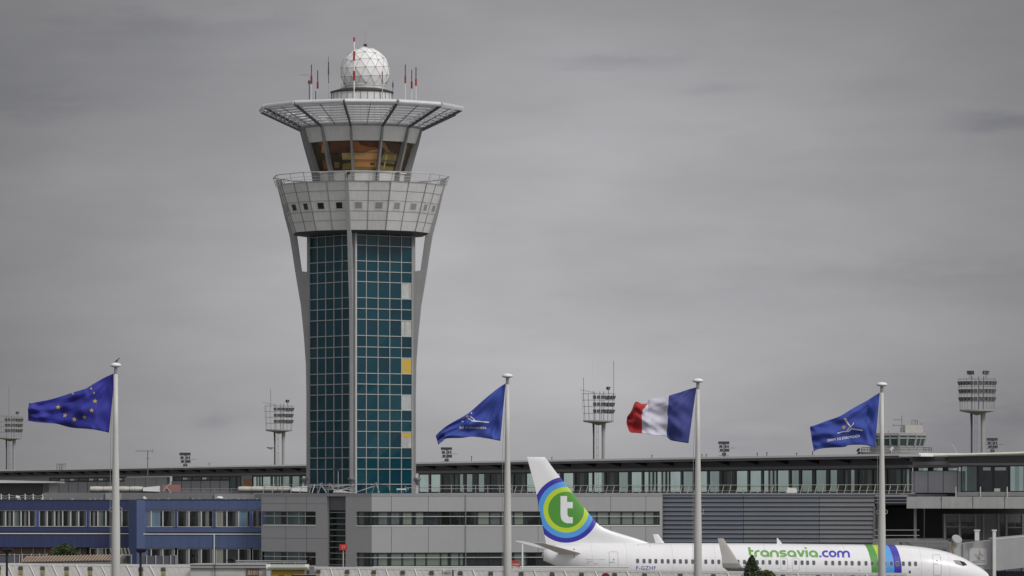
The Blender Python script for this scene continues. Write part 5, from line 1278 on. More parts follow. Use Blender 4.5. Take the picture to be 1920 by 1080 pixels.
# ------------------------------------------------------------------ old tower, roof aerials
def old_tower():
    Y = 560.0; S = F/Y; X = XY(1681, Y)
    T = thing('old_control_tower', 'small squat control tower with a glazed cabin above the terminal roof, behind the rightmost flagpole', 'control tower', (X, Y, 0))
    Z = lambda py: ZP(py, Y); mt = mat('old_tower_white', (.31,.31,.30), .7, streak=.14, var=.1)
    def ring(r, py, n=10, ph=pi/10): return [(X+r/S*cos(2*pi*k/n+ph), Y+r/S*sin(2*pi*k/n+ph), Z(py)) for k in range(n)]
    b = MB(); b.loft([ring(30, 1040), ring(30, 849)]); b.build('shaft', mt, T)
    d = MB(); d.loft([ring(66, 853, 24), ring(68, 849.5, 24), ring(68, 847.5, 24)]); d.build('deck', mt, T)
    r = MB()
    for py in (839.5, 843.5): r.tube([(X+66/S*cos(2*pi*k/24), Y+66/S*sin(2*pi*k/24), Z(py)) for k in range(25)], .03, 4, caps=False)
    for k in range(24): r.tube([(X+66/S*cos(2*pi*k/24), Y+66/S*sin(2*pi*k/24), Z(849)), (X+66/S*cos(2*pi*k/24), Y+66/S*sin(2*pi*k/24), Z(839.5))], .025, 4)
    r.build('railing', M_rl, T)
    lw = MB(); lw.loft([ring(50, 848), ring(51, 836)]); lw.build('lower_wall', mt, T)
    lo, hi = ring(51, 836), ring(56, 818.5)
    for k in range(10):
        a, b_, c, d_ = [Vector(q) for q in (lo[k], lo[(k+1) % 10], hi[(k+1) % 10], hi[k])]
        w_ = MB(); w_.add([a,b_,c,d_], [(0,1,2,3)]); w_.mat(1)
        for f in (0,.5): w_.beam(a.lerp(b_,f)*1.0, d_.lerp(c,f), .28 if f == 0 else .2, .2)
        w_.beam(a.lerp(d_,.8), b_.lerp(c,.8), .16, .16); w_.build('window', [mat_oldglass, mt], T)
    rf = MB(); rf.loft([ring(56, 818.5), ring(58, 817), ring(58, 812.5), ring(54, 811.5)]); rf.build('roof', mt, T)
    bx = MB(); bx.box(X+14/S, X+47/S, Y-2, Y+2, Z(812), Z(797.5)); bx.loft([[(X+a/S, Y+b_, Z(812 if z else 812)) for a, b_ in ((-22,-1.8),(14,-1.8),(14,1.8),(-22,1.8))], [(X+a/S, Y+b_, Z(803)) for a, b_ in ((6,-1.8),(14,-1.8),(14,1.8),(6,1.8))]]) if False else None
    bx.build('roof_house', mat('roof_house_cream', (.47,.46,.43), .7, streak=.1), T)
    a = MB()
    for px, y0, y1 in ((1691,812,779),(1689,812,800),(1675,800,795),(1710,797,788),(1716,797,788),(1720,797,788),(1728,797,793),(1666,812,808)): a.tube([(XY(px,Y),Y,Z(y0)),(XY(px,Y),Y,Z(y1))], .04, 4)
    for y, p0, p1 in ((787,1675,1692),(797.5,1675,1731),(788,1709,1721)): a.tube([(XY(p0,Y),Y,Z(y)),(XY(p1,Y),Y,Z(y))], .035, 4)
    a.build('aerial_frame', M_rl, T)
    for px, py in ((1608,843.5),(1609,850),(1666,841.5)):
        f = MB(); xx = XY(px,Y); yy = Y-4.5 if px > 1650 else Y-1.0; f.beam((xx-.15,yy,Z(py)-.2),(xx+.18,yy,Z(py)+.15), .22, .3); f.tube([(xx,yy,Z(py)-.6),(xx,yy,Z(py))], .04, 4); f.build('spotlight', M_fl if px != 1666 else M_offw, T)
mat_oldglass = glass('old_tower_glass', (.035,.075,.07), .08, var=.5, scale=.3)
old_tower()
def roof_aerials():
    Y = 640.0; T = thing('tv_aerial', 'thin rooftop television aerial with one horizontal boom, on the left terminal roof', 'aerial', (XY(277,Y), Y, CH+2.0))
    m = MB(); m.tube([(XY(277,Y),Y,CH+1.0),(XY(277,Y),Y,ZP(845,Y))], .07, 6); m.build('mast', M_rl, T)
    b = MB(); b.tube([(XY(254,Y),Y,ZP(845.5,Y)),(XY(287,Y),Y,ZP(845.5,Y))], .045, 5)
    for i in range(9): xx = XY(255+i*3.4,Y); b.tube([(xx,Y-.5,ZP(845.5,Y)),(xx,Y+.5,ZP(845.5,Y))], .02, 4)
    b.tube([(XY(285,Y),Y,ZP(842,Y)),(XY(287.5,Y),Y,ZP(846,Y)),(XY(285,Y),Y,ZP(850,Y))], .035, 4); b.tube([(XY(273.5,Y),Y,ZP(860,Y)),(XY(280,Y),Y,ZP(860,Y))], .03, 4); b.build('boom', M_rl, T)
    Y = 690.0; T = thing('roof_frame', 'small steel ladder frame standing on the far left terminal roof', 'frame', (XY(115,Y), Y, CH+3.7))
    f = MB()
    for px in (107,112,115,118,122.5): f.tube([(XY(px,Y),Y,CH+3.4),(XY(px,Y),Y,ZP(869.5 if px < 120 else 868,Y))], .06, 4)
    f.tube([(XY(107,Y),Y,ZP(870,Y)),(XY(122,Y),Y,ZP(870,Y))], .05, 4); f.build('frame', M_rl, T)
    Y = 418.0; T = thing('curved_rod', 'thin curved white rod rising from the terminal roof right of the old tower', 'rod', (XY(1794,Y), Y, CH+3.6))
    f = MB(); f.tube([PT(1793.5,849,Y),PT(1792,844,Y),PT(1789,838,Y),PT(1783.5,831.5,Y)], .028, 5); f.build('rod', M_lsteel, T)
roof_aerials()
# ------------------------------------------------------------------ boarding bridge at the nose
def boarding_bridge():
    T = thing('boarding_bridge', 'grey boarding bridge with a plant poster, reaching the airliner nose', 'boarding bridge', (XY(1900,397), 397, 0))
    Y = 396.0; mg = mat('bridge_grey', (.34,.34,.345), .55, .1, streak=.08, var=.08); md = mat('bridge_light', (.44,.44,.44), .55, streak=.06)
    def slab(mb, pts, Y0, Y1):      # px polygon given real depth
        n = len(pts); a = [tuple(PT(x,y,Y0)) for x, y in pts]; b = [(p[0], Y1, p[2]) for p in a]; mb.loft([a, b])
    t = MB(); slab(t, [(1806,1019),(1864,1012.5),(1940,1006),(1940,1060),(1866,1068),(1806,1066)], Y, Y+3.2); t.build('tunnel', mg, T)
    e = MB(); slab(e, [(1862,1009.5),(1940,1002.5),(1940,1062),(1868,1070)], Y-.5, Y+3.6); e.build('outer_tunnel', mg, T)
    r = MB(); r.loft([[tuple(PT(x,y,Y-.52+d)) for x,y,d in ((1866,1011.6,0),(1866,1010.2,0),(1866,1010.2,.1))],[tuple(PT(x,y,Y-.52+d)) for x,y,d in ((1940,1004.8,0),(1940,1003.4,0),(1940,1003.4,.1))]]); r.build('edge_strip', M_offw, T)
    hd = MB(); slab(hd, [(1781,1018),(1806,1018),(1806,1066),(1788,1060),(1781,1040)], Y+.2, Y+3.0); hd.build('head', md, T)
    c = MB(); c.tube([PT(1787.5,1040,Y-.1),PT(1785.5,1014,Y-.1)], .10, 8); c.build('warning_post', mat('post_tan', (.30,.24,.13), .7, var=.3), T)
    d = MB(); q = PT(1793.5, 1011, Y-.3); n = Vector((.35,-.9,.1)).normalized(); u = Vector((1,0,-.35)).normalized(); u = (u-n*u.dot(n)).normalized(); v = n.cross(u)
    d.loft([[q+n*o+u*cos(2*pi*k/24)*.50*s+v*sin(2*pi*k/24)*.36*s for k in range(24)] for o, s in ((.0,.9),(.02,1),(.10,1),(.14,.9))]); d.build('round_light', mat('lamp_grey', (.40,.40,.40), .4), T)
    for x0, x1, y0, y1 in ((1828,1836,993.5,1013.5),(1861.5,1867.5,993.5,1090)):
        p = MB(); xa, xb = XY(x0,Y-.7), XY(x1,Y-.7); z0, z1 = ZP(y1,Y), ZP(y0,Y); 
        if x0 > 1850: z0 = 0
        p.box(xa, xb, Y-.75, Y-.4, z0, z1-.1); p.box(xa-.07, xb+.07, Y-.80, Y-.35, z1-.1, z1+.02); p.build('column', M_offw, T)
    po = MB(); x0, x1 = XY(1817.5,Y-.05), XY(1851,Y-.05); z0, z1 = ZP(1059.5,Y), ZP(1028,Y); po.box(x0, x1, Y-.06, Y-.005, z0, z1); ps = po.build('poster', mat('poster_white', (.48,.48,.46), .6), T)
    ln = MB()
    def L(pts, w_=.035):
        V, Fs = [], []; stroke_poly(pts, w_*22, (V, Fs)); ln.add([(XY(x,Y-.07), Y-.066, ZP(y,Y-.07)) for x, y in V], Fs)
    L([(1835.5,1050),(1835,1043),(1836,1036),(1837,1031),(1838,1037),(1837,1044),(1836,1050)]); L([(1834,1049.5),(1830,1044),(1828,1038.5),(1832,1041),(1835,1048)]); L([(1837.5,1049.5),(1841,1045),(1844,1039.5),(1839.5,1042)]); L([(1838,1041),(1839.5,1037.5),(1840.5,1041)]); L([(1823,1053),(1833,1051.6),(1847,1051)]); 
    ln.build('leaf_drawing', mat('poster_ink', (.06,.06,.07), .7), ps)
    L2 = MB()
    for i in range(12): x = 1824.5+i*1.9; L2.add([(XY(a,Y-.07), Y-.066, ZP(b,Y-.07)) for a, b in ((x,1056-i*.12),(x+1.2,1056-i*.12),(x+1.2,1054.6-i*.12),(x,1054.6-i*.12))], [(0,1,2,3)])
    L2.build('poster_caption', mat('poster_caption_blue', (.12,.12,.22), .7), ps)
    # ribbed bellows over the forward door, behind the fuselage
    Yb = 400.0; bl = MB(); prof = [(1692,1016.5),(1712,1013.8),(1735,1012.2),(1760,1012),(1776,1012.6),(1780,1016),(1780,1045),(1692,1045)]
    slab(bl, prof, Yb, Yb+3); b_ = bl.build('bellows', mat('bellows_grey', (.15,.15,.16), .7, var=.2), T)
    rb = MB()
    for i in range(7):
        y = 1014.5+i*2.3; rb.beam(PT(1700+i*4, y+1.5, Yb-.03), PT(1779, y+1.2, Yb-.03), .06, .07)
    for px in (1738,1772): rb.beam(PT(px,1013,Yb-.06), PT(px,1030,Yb-.06), .06, .05)
    rb.build('bellows_rib', M_steel, b_)
    ug = MB(); ug.box(XY(1872,Y), XY(1940,Y), Y+.5, Y+2.8, ZP(1100,Y), ZP(1072,Y)); ug.build('drive_unit', mat('drive_dark', (.012,.013,.03), .6), T)
    for px in (1880, 1925):
        w_ = MB(); w_.tube([(XY(px,Y),Y+.2,.55),(XY(px,Y),Y+.7,.55)], .55, 16); w_.build('wheel', M_black, T)
        l = MB(); l.box(XY(px,Y)-.15, XY(px,Y)+.15, Y+.8, Y+1.1, .3, ZP(1095,Y)); l.build('leg', M_steel, T)
boarding_bridge()
# ------------------------------------------------------------------ walkway canopy in the foreground
def canopy(pa, ya, Ya, pb, yb, Yb, label, lamps, white=1):
    A = PT(pa, ya, Ya); B = PT(pb, yb, Yb); T = thing('walkway_canopy', label, 'canopy', ((A.x+B.x)/2, (A.y+B.y)/2, 0))
    d = (B-A); L = d.length; d.normalize(); n = Vector((d.y, -d.x, 0)).normalized()
    def p(s, down, up=0.0): return A + d*s + n*down*2.6 + Vector((0,0,-down*1.35+up))
    m = mat('canopy_sheet', (.40,.39,.37), .55, .1, var=.12, streak=.10)
    t = m.node_tree
    sh = MB(); k = 0; s = 0; seg = .16; vs = []
    ns = int(L/seg)
    for i in range(ns+1):
        for dn in (0, 1): vs.append(p(L*i/ns + dn*1.4, dn, .02*(i % 2)))
    sh.add(vs, [(2*i, 2*i+1, 2*i+3, 2*i+2) for i in range(ns)]); 
    sh.add([p(0,0,-.06), p(L,0,-.06), p(L+1.4,1,-.06), p(1.4,1,-.06)], [(0,1,2,3)]); sh.build('roof_sheet', m, T)
    rg = MB(); rg.beam(A+Vector((0,0,.05)), B+Vector((0,0,.05)), .16, .13); rg.build('ridge_cap', M_offw, T)
    rg2 = MB(); rg2.beam(A+Vector((0,.5,-.12)), B+Vector((0,.5,-.12)), .5, .14); rg2.build('ridge_beam', M_lsteel, T)
    def s_of(px):
        t_ = (px-960)/F; return (t_*A.y-A.x)/(d.x-t_*d.y)
    for i, px in enumerate(lamps):
        s = s_of(px); b = MB()
        w_ = .25
        q = [p(s-w_*.5,.10,.03), p(s+w_*.5,.10,.03), p(s+w_*.5+.10,.22,.03), p(s-w_*.5+.10,.22,.03)]
        b.hexa([q[3], q[2], q[1], q[0]] + [v+Vector((0,0,.06)) for v in (q[3], q[2], q[1], q[0])])
        q2 = [p(s-w_*.42+.12,.24,.03), p(s+w_*.42+.12,.24,.03), p(s+w_*.42+.24,.42,.03), p(s-w_*.42+.24,.42,.03)]
        b.mat(1); b.hexa([q2[3], q2[2], q2[1], q2[0]] + [v+Vector((0,0,.05)) for v in (q2[3], q2[2], q2[1], q2[0])])
        b.build('roof_light', [M_dark, mat('roof_light_yellow', (.17,.155,.04), .5, var=.3)], T)
        if i+1 < len(lamps):
            sm = s+(s_of(lamps[i+1])-s)*.42; e = MB(); e.beam(p(sm-.1,0,.05), p(sm+1.3,1,.05), .05, .05); e.build('standing_seam', M_offw, T)
    s = 1
    while s < L: c = MB(); q = p(s, .5); c.tube([(q.x,q.y,0),(q.x,q.y,q.z-.08)], .06, 8); c.build('post', M_steel, T); s += 5.2
canopy(-30, 1059.2, 252, 356, 1062.8, 250, 'sheet metal walkway roof with small dark lights, in front of the blue offices', [0,41,82,127,171,222,266,308])
canopy(590, 1066.2, 248, 1700, 1078.5, 238, 'long sheet metal walkway roof in front of the grey offices and the airliner', [600,654,704,758,812,866,923,980,1038,1093,1155,1211,1278,1340,1404,1470,1536,1600,1664])
def kiosk():
    Y = 246.0; T = thing('kiosk', 'flat roofed white kiosk building with a small framed picture, between the walkway roofs', 'kiosk', (XY(430,Y), Y, 0))
    b = MB(); b.box(XY(357,Y), XY(498,Y), Y, Y+5, 0, ZP(1065,Y)); b.build('wall', mat('kiosk_white', (.48,.48,.47), .6, streak=.06), T)
    p = MB(); p.loft([[PT(355,1065,Y-.15),PT(499,1065,Y-.15),(XY(499,Y),Y+5,ZP(1065,Y)),(XY(355,Y),Y+5,ZP(1065,Y))],[PT(358,1058.5,Y+.0),PT(498,1058.5,Y+.0),(XY(498,Y),Y+5,ZP(1058.5,Y)),(XY(358,Y),Y+5,ZP(1058.5,Y))]]); p.build('parapet', mat('parapet_grey', (.20,.20,.205), .6), T)
    c = MB(); c.box(XY(357,Y), XY(499,Y), Y-.1, Y+.2, ZP(1058.5,Y), ZP(1057,Y)); c.build('coping', M_offw, T)
    s = MB(); s.box(XY(403,Y)-.02, XY(403,Y)+.03, Y-.17, Y-.14, 0, ZP(1057,Y)); s.build('joint', M_seamd, T)
    a = MB(); a.loft([[PT(408,1080,Y-.05),PT(446,1080,Y-.05),PT(446,1080,Y-.4),PT(408,1080,Y-.4)],[PT(410,1076.5,Y-.05),PT(446,1076.5,Y-.05),PT(446,1076.8,Y-.2),PT(410,1076.8,Y-.2)]]); a.build('awning', mat('awning_grey', (.30,.31,.29), .7), T)
    f = MB(); f.box(XY(462,Y), XY(485.5,Y), Y-.06, Y-.01, ZP(1079.5,Y), ZP(1066.5,Y)); fr = f.build('picture_board', mat('board_brown', (.13,.07,.06), .7, var=.4, scale=3), T)
    g = MB()
    for x0 in (464.5, 467, 470.5, 474.5, 477, 481): 
        V, Fs = [], []; stroke_poly([(x0,1078),(x0+1,1072),(x0+.6,1068.5),(x0+2.2,1072),(x0+1.6,1078)], .9, (V, Fs)); g.add([(XY(x,Y-.07),Y-.075,ZP(y,Y-.07)) for x,y in V], Fs)
    g.build('picture_stroke', mat('stroke_cream', (.42,.38,.30), .7), fr)
    r = MB()
    for y in (1051.5, 1054.5): r.tube([PT(442,y,Y+2), PT(575,y+1,Y+2)], .035, 5)
    for px in (460, 482, 533, 554): r.tube([PT(px,1059,Y+2), PT(px,1051.5,Y+2)], .03, 5)
    r.build('roof_rail', M_steel, T)
    # yellow shop sign box at its right
    T = thing('shop_sign', 'yellow shop front sign under a grey rounded hood, right of the white kiosk', 'sign', (XY(548,Y), Y-.8, 0))
    b = MB(); b.box(XY(511,Y), XY(572,Y), Y-.8, Y+.5, 0, ZP(1067.5,Y)); b.build('board', mat('sign_yellow', (.46,.30,.03), .55, var=.15), T)
    h = MB(); h.loft([[(x, Y-.8-a, ZP(1067.5,Y)+z) for a, z in ((.0,-.02),(.28,0),(.34,.12),(.25,.22),(0,.27),(-1.2,.27),(-1.2,-.02))] for x in (XY(505,Y), XY(578,Y))]); h.build('hood', mat('hood_grey', (.36,.37,.33), .6, streak=.1), T)
    for px in (505, 577): e = MB(); e.tube([(XY(px-4,Y),Y-.95,ZP(1063.5,Y)),(XY(px+4,Y),Y-.95,ZP(1063.5,Y))], .17, 14); e.build('hood_end', M_offw, T)
    p = MB(); p.box(XY(549,Y), XY(594,Y), Y-1.25, Y-1.12, ZP(1095,Y), ZP(1076.5,Y)); pb = p.build('black_panel', M_black, T)
    q = MB()
    for x0, x1, y0, y1 in ((549.7,593.3,1077.8,1077.2),): q.box(XY(x0,Y-1.3), XY(x1,Y-1.3), Y-1.27, Y-1.252, ZP(y0,Y-1.3), ZP(y1,Y-1.3))
    q.build('panel_edge', M_lsteel, pb)
    V, Fs = [], []
    for x0 in (522, 527.5): stroke_poly([(x0,1083),(x0+2.6,1079),(x0+4.2,1077.5),(x0+3.6,1081)], 1.6, (V, Fs))
    g = MB(); g.add([(XY(x,Y-.82),Y-.815,ZP(y,Y-.82)) for x,y in V], Fs); g.build('script_stroke', M_dark, T)
kiosk()
def far_left_bits():
    # flat roofed shed on the left, with its railing
    Y = 470.0; T = thing('roof_shed', 'dark flat roofed shed with thin white roof, behind the blue offices at left', 'shed', (XY(40,Y), Y, 0))
    b = MB(); b.box(XY(-60,Y), XY(80,Y), Y, Y+10, 0, ZP(906,Y)); b.build('wall', mat('shed_dark', (.065,.067,.068), .7, streak=.1), T)
    r = MB(); r.loft([[PT(-60,905.5,Y-1.5),PT(102,905.5,Y-1.5),(XY(102,Y),Y+11,ZP(905.5,Y)),(XY(-60,Y),Y+11,ZP(905.5,Y))],[PT(-60,899,Y-1.5),PT(102,902.5,Y-1.5),(XY(102,Y),Y+11,ZP(902.5,Y)),(XY(-60,Y),Y+11,ZP(899,Y))]]); r.build('roof', M_offw, T)
    d = MB(); d.box(XY(80,Y), XY(92,Y), Y+.2, Y+9, 0, ZP(905.6,Y)); d.build('side_bay', M_conc, T)
    for i, px in enumerate((84, 88)): g = MB(); g.box(XY(px,Y), XY(px+2.6,Y), Y+.12, Y+.2, ZP(922,Y), ZP(907,Y)); g.build('window', M_gmid, T)
    # grey upstand wall running behind the blue roof
    Y = 452.0; T = thing('parapet_wall', 'low grey concrete upstand wall running along behind the blue office roof', 'wall', (XY(290,Y), Y, 0))
    b = MB(); b.box(XY(82,Y), XY(198,Y), Y, Y+2, 0, ZP(924,Y)); b.box(XY(198,Y)+.01, XY(470,Y), Y, Y+2, 0, ZP(923.5,Y)); b.build('wall', mat('upstand_grey', (.20,.20,.205), .75, streak=.12), T)
    b = MB(); b.box(XY(198,Y), XY(228,Y), Y-.2, Y, 0, ZP(923.8,Y)); b.box(XY(402,Y), XY(478,Y), Y-.2, Y, 0, ZP(926.5,Y)); b.build('wall_block', mat('upstand_light', (.32,.32,.33), .75, streak=.12), T)
    r = MB()
    for y in (916.5, 921): r.tube([PT(315,y+.5,Y), PT(470,y,Y)], .03, 5)
    for px in (318,350,382,402,434,466): r.tube([PT(px,925,Y), PT(px,916.5,Y)], .03, 5)
    r.build('guard_rail', M_steel, T)
    # chain railing and gear on the blue roof at the left edge
    Y = 440.0; T = thing('rope_railing', 'white posts joined by sagging ropes on the roof at the far left', 'railing', (XY(45,Y), Y, ZP(937,Y)))
    pxs = (2, 17, 47, 62, 80)
    for px in pxs: p = MB(); p.tube([PT(px,938,Y), PT(px,926,Y)], .05, 6); p.tube([PT(px+1.5,938,Y), PT(px+.2,927,Y)], .03, 5); p.build('post', M_offw, T)
    for a, b_ in zip(pxs[:-1], pxs[1:]):
        for y0 in (928, 932): r = MB(); r.tube([PT(a+(b_-a)*i/8, y0+2.4*sin(pi*i/8), Y) for i in range(9)], .022, 4); r.build('rope', M_lsteel, T)
    o = MB(); o.beam(PT(30,931,Y-.3), PT(37,932,Y-.3), .28, .22); o.tube([PT(33,937,Y-.3), PT(33.5,932,Y-.3)], .05, 5); tag(recenter(o.build('roof_camera', M_white), (XY(33,Y),Y-.3,ZP(938,Y))), 'white camera housing on the roof among the sagging ropes at far left', 'camera')
    o = MB(); o.beam(PT(269,931.5,Y), PT(274,935.5,Y), .24, .2); o.tube([PT(271,938,Y), PT(271.5,934,Y)], .05, 5); tag(recenter(o.build('roof_camera', M_white), (XY(271,Y),Y,ZP(938,Y))), 'white camera housing on the blue roof right of the leftmost flagpole', 'camera')
    o = MB(); x, z = XY(412,Y), ZP(933.5,Y); o.lathe2(x, Y, [(.01,z+.16),(.22,z+.13),(.38,z),(.34,z-.08),(.01,z-.1)], 16); o.tube([(x,Y,z-.3),(x,Y,z)], .05, 5); tag(recenter(o.build('roof_dome', M_white, smooth=True), (x,Y,z-.25)), 'white mushroom shaped dome on the blue roof near the grey offices', 'dome')
    o = MB(); q = PT(357,937,Y); o.loft([[(q.x+.14*cos(2*pi*k/8),Y+.14*sin(2*pi*k/8),q.z) for k in range(8)],[(q.x+.05*cos(2*pi*k/8),Y+.05*sin(2*pi*k/8),q.z+.28) for k in range(8)]]); tag(recenter(o.build('roof_ventilator', M_dark), q), 'small black cone ventilator on the blue roof edge', 'ventilator')
    # covered white tubes
    Y = 446.0
    for p0, p1, p2, lab in ((169, 268, 299, 'white covered tube with a box end on the roof, behind the leftmost flagpole'), (447, 545, 576, 'white covered tube with a box end on the roof, left of the tower foot')):
        T = thing('roof_tunnel', lab, 'tunnel', (XY((p0+p2)/2,Y), Y, ZP(924,Y)))
        n_ = 6; segs = [(p0+(p1-p0)*i/4, p0+(p1-p0)*(i+1)/4) for i in range(4)]
        for i, (a, b_) in enumerate(segs):
            m = MB(); rings = []
            for px in (a+.4, (a+b_)/2, b_-.4):
                r = .26 if px != (a+b_)/2 else .30; c = PT(px, 917.2, Y); rings.append([(c.x, Y+r*1.5*cos(2*pi*k/14), c.z+r*sin(2*pi*k/14)) for k in range(14)])
            m.loft(rings); m.build('tube_section', mat('tunnel_offwhite', (.50,.49,.43), .6, streak=.15, var=.15), T, smooth=False)
        m = MB(); m.hexa([PT(p1,920.5,Y-.6),PT(p2,922,Y-.6),(XY(p2,Y),Y+.8,ZP(922,Y)),(XY(p1,Y),Y+.8,ZP(920.5,Y)),PT(p1,914,Y-.6),PT(p2,911,Y-.6),(XY(p2,Y),Y+.8,ZP(911,Y)),(XY(p1,Y),Y+.8,ZP(914,Y))]); m.build('box_end', M_white, T)
        m = MB(); m.box(XY(p0,Y), XY(p2-2,Y), Y-.4, Y+.6, ZP(924,Y), ZP(921.8,Y)); m.build('plinth', M_dark, T)
    Y = 447.0; T = thing('pink_hoarding', 'faded pink painted hoarding on the roof left of the tower', 'hoarding', (XY(323,Y), Y, ZP(922,Y)))
    b = MB(); b.box(XY(305,Y), XY(339,Y), Y, Y+.15, ZP(921,Y), ZP(909,Y)); b.build('panel', mat('faded_pink', (.33,.16,.15), .8, var=.3, scale=.9), T)
    g = MB(); g.beam(PT(306,921,Y-.05), PT(318,907,Y-.05), .12, .08); g.beam(PT(312,914,Y-.05), PT(319,921,Y-.05), .1, .08); g.build('painted_stroke', M_lsteel, T)
    # tan stacked roof slabs, pergola, bush behind the left canopy
    Y = 300.0; T = thing('striped_roof', 'low shed roof with weathered tan and grey corrugated stripes, in front of the blue offices', 'roof', (XY(140,Y), Y, 0))
    A, B = PT(52,1043,Y), PT(236,1039.5,Y); m1, m2 = MB(), MB()
    n_ = 31
    for i in range(n_):
        a = A.lerp(B, i/n_); 
        lo = a+Vector((-.26,-1.2,-.36)); 
        m1.beam(a, lo, .12, .05)
    m1.build('tan_rib', mat('weathered_tan', (.30,.22,.16), .8, var=.35, scale=2), T)
    s = MB(); s.loft([[A+Vector((-.45,-1.6,-.62)), A+Vector((0,.1,-.05)), A+Vector((0,.1,-.12)), A+Vector((-.45,-1.6,-.72))],[B+Vector((-.45,-1.6,-.62)), B+Vector((0,.1,-.05)), B+Vector((0,.1,-.12)), B+Vector((-.45,-1.6,-.72))]]); s.build('roof_sheet', mat('roof_slate', (.10,.10,.11), .7, var=.25, streak=.2), T)
    w_ = MB(); w_.box(A.x-.2, B.x, Y-1.5, Y+2, 0, A.z-.75); w_.build('wall', M_conc, T)
    T = thing('pergola', 'small pergola of thin leaning timber fins behind the leftmost flagpole', 'pergola', (XY(228,Y), Y+1, 0))
    for i in range(6):
        px = 207+i*6.6; f = MB(); f.beam(PT(px+3.5,1041,Y+1), PT(px,1027,Y+1), .07, .07); f.build('fin', mat('fin_timber', (.27,.24,.21), .8), T)
    f = MB()
    for px in (210, 246): f.tube([(XY(px,Y),Y+1,0), PT(px,1040,Y+1)], .05, 6)
    f.tube([PT(207,1041,Y+1), PT(248,1041,Y+1)], .04, 5); f.build('frame', M_steel, T)
    Y = 302.0; T = thing('mesh_fence', 'tall wire fence panel with thin posts at the far left behind the walkway roof', 'fence', (XY(20,Y), Y, 0))
    for px in (-20, 27, 42, 59, 74, 88): p = MB(); p.tube([(XY(px,Y),Y,0), PT(px,1038,Y)], .03, 5); p.build('post', M_lsteel, T)
    p = MB(); p.tube([PT(-20,1040,Y), PT(90,1040,Y)], .02, 5); p.build('wire', M_steel, T)
    T = thing('grey_fence', 'grey panel fence with light posts in front of the lower blue office windows', 'fence', (XY(290,Y), Y, 0))
    p = MB(); p.box(XY(262,Y), XY(330,Y), Y, Y+.05, 0, ZP(1042,Y)); p.build('panel', mat('fence_bluegrey', (.085,.09,.115), .7, streak=.1), T)
    T2 = T; T = thing('grey_fence', 'grey panel fence at the bottom left corner behind the walkway roof', 'fence', (XY(0,Y), Y, 0)); p = MB(); p.box(XY(-30,Y), XY(36,Y), Y, Y+.05, 0, ZP(1043,Y)); p.build('panel', MATS['fence_bluegrey'], T)
    p = MB(); p.tube([(XY(36.5,Y),Y-.06,0), PT(36.5,1041,Y-.06)], .035, 5); p.build('post', M_lsteel, T); T = T2
    for px in (262, 275, 292, 306, 320, 330): p = MB(); p.tube([(XY(px,Y),Y-.06,0), PT(px,1041,Y-.06)], .035, 5); p.build('post', M_lsteel, T)
far_left_bits()
def roof_clutter():
    Y = 432.0; T = thing('roof_scaffold', 'tangle of thin metal struts and rails on the roof at the tower foot', 'scaffold', (XY(640,Y), Y, CH))
    r = random.Random(4); s = [(596,924,604,905),(600,905,612,924),(612,922,618,906),(618,906,630,924),(622,912,668,908),(640,924,646,908),(606,916,660,918),(662,922,668,906),(676,924,682,908),(697,924,705,905),(705,905,711,924),(695,908,716,908),(732,924,727,911),(756,923,760,912),(760,914,782,914),(765,918,765,914),(630,920,656,914),(650,924,620,916),(575,910,668,909.5),(585,924,590,909),(660,924,700,912)]
    b = MB()
    for x0, y0, x1, y1 in s:
        m = MB(); m.beam(PT(x0,y0+1,Y+r.uniform(-1,1)), PT(x1,y1,Y+r.uniform(-1,1)), .06, .06); m.build('strut', M_lsteel if r.random() < .6 else M_steel, T)
    m = MB(); m.hexa([PT(624,923,Y-1),PT(662,924,Y-1),PT(662,924,Y-.2),PT(624,923,Y-.2),PT(626,920.5,Y-1),PT(640,919,Y-1),PT(640,919,Y-.2),PT(626,920.5,Y-.2)]); m.build('tarpaulin', M_offw, T)
    m = MB(); m.box(XY(744,Y), XY(762,Y), Y-.8, Y-.2, ZP(918.5,Y), ZP(916,Y))
    for px in (745,750,756,761): m.tube([PT(px,923,Y-.5), PT(px,918,Y-.5)], .025, 4)
    tag(recenter(m.build('bench', M_white), (XY(753,Y),Y-.5,ZP(923,Y))), 'small white bench on the roof right of the tower foot', 'bench')
    T = thing('roof_lamp', 'dark lamp post in front of the left tower glass', 'lamp post', (XY(634,Y), Y, CH)); m = MB(); m.tube([PT(634,925,Y),PT(634,881,Y)], .05, 6); m.build('post', M_steel, T)
    m = MB(); m.box(XY(625,Y), XY(637,Y), Y-.2, Y+.2, ZP(882,Y), ZP(878.5,Y)); m.build('lamp_head', M_dark, T)
    Y = 424.0; m = MB(); m.hexa([PT(1475,924,Y-.6),PT(1494.5,924,Y-.6),PT(1494.5,924,Y+.6),PT(1475,924,Y+.6),PT(1477,914,Y-.4),PT(1493.5,915.5,Y-.4),PT(1493.5,915.5,Y+.4),PT(1477,914,Y+.4)]); m.add([PT(1476.5,915,Y-.2),PT(1480,917,Y-.2),PT(1477,911.5,Y-.2)], [(0,1,2)])
    tag(recenter(m.build('sandbag', mat('bag_cream', (.50,.50,.45), .8, var=.2, scale=3)), (XY(1485,Y),Y,CH)), 'crumpled white sack on the walkway behind the leaning cream railing', 'sack')
roof_clutter()
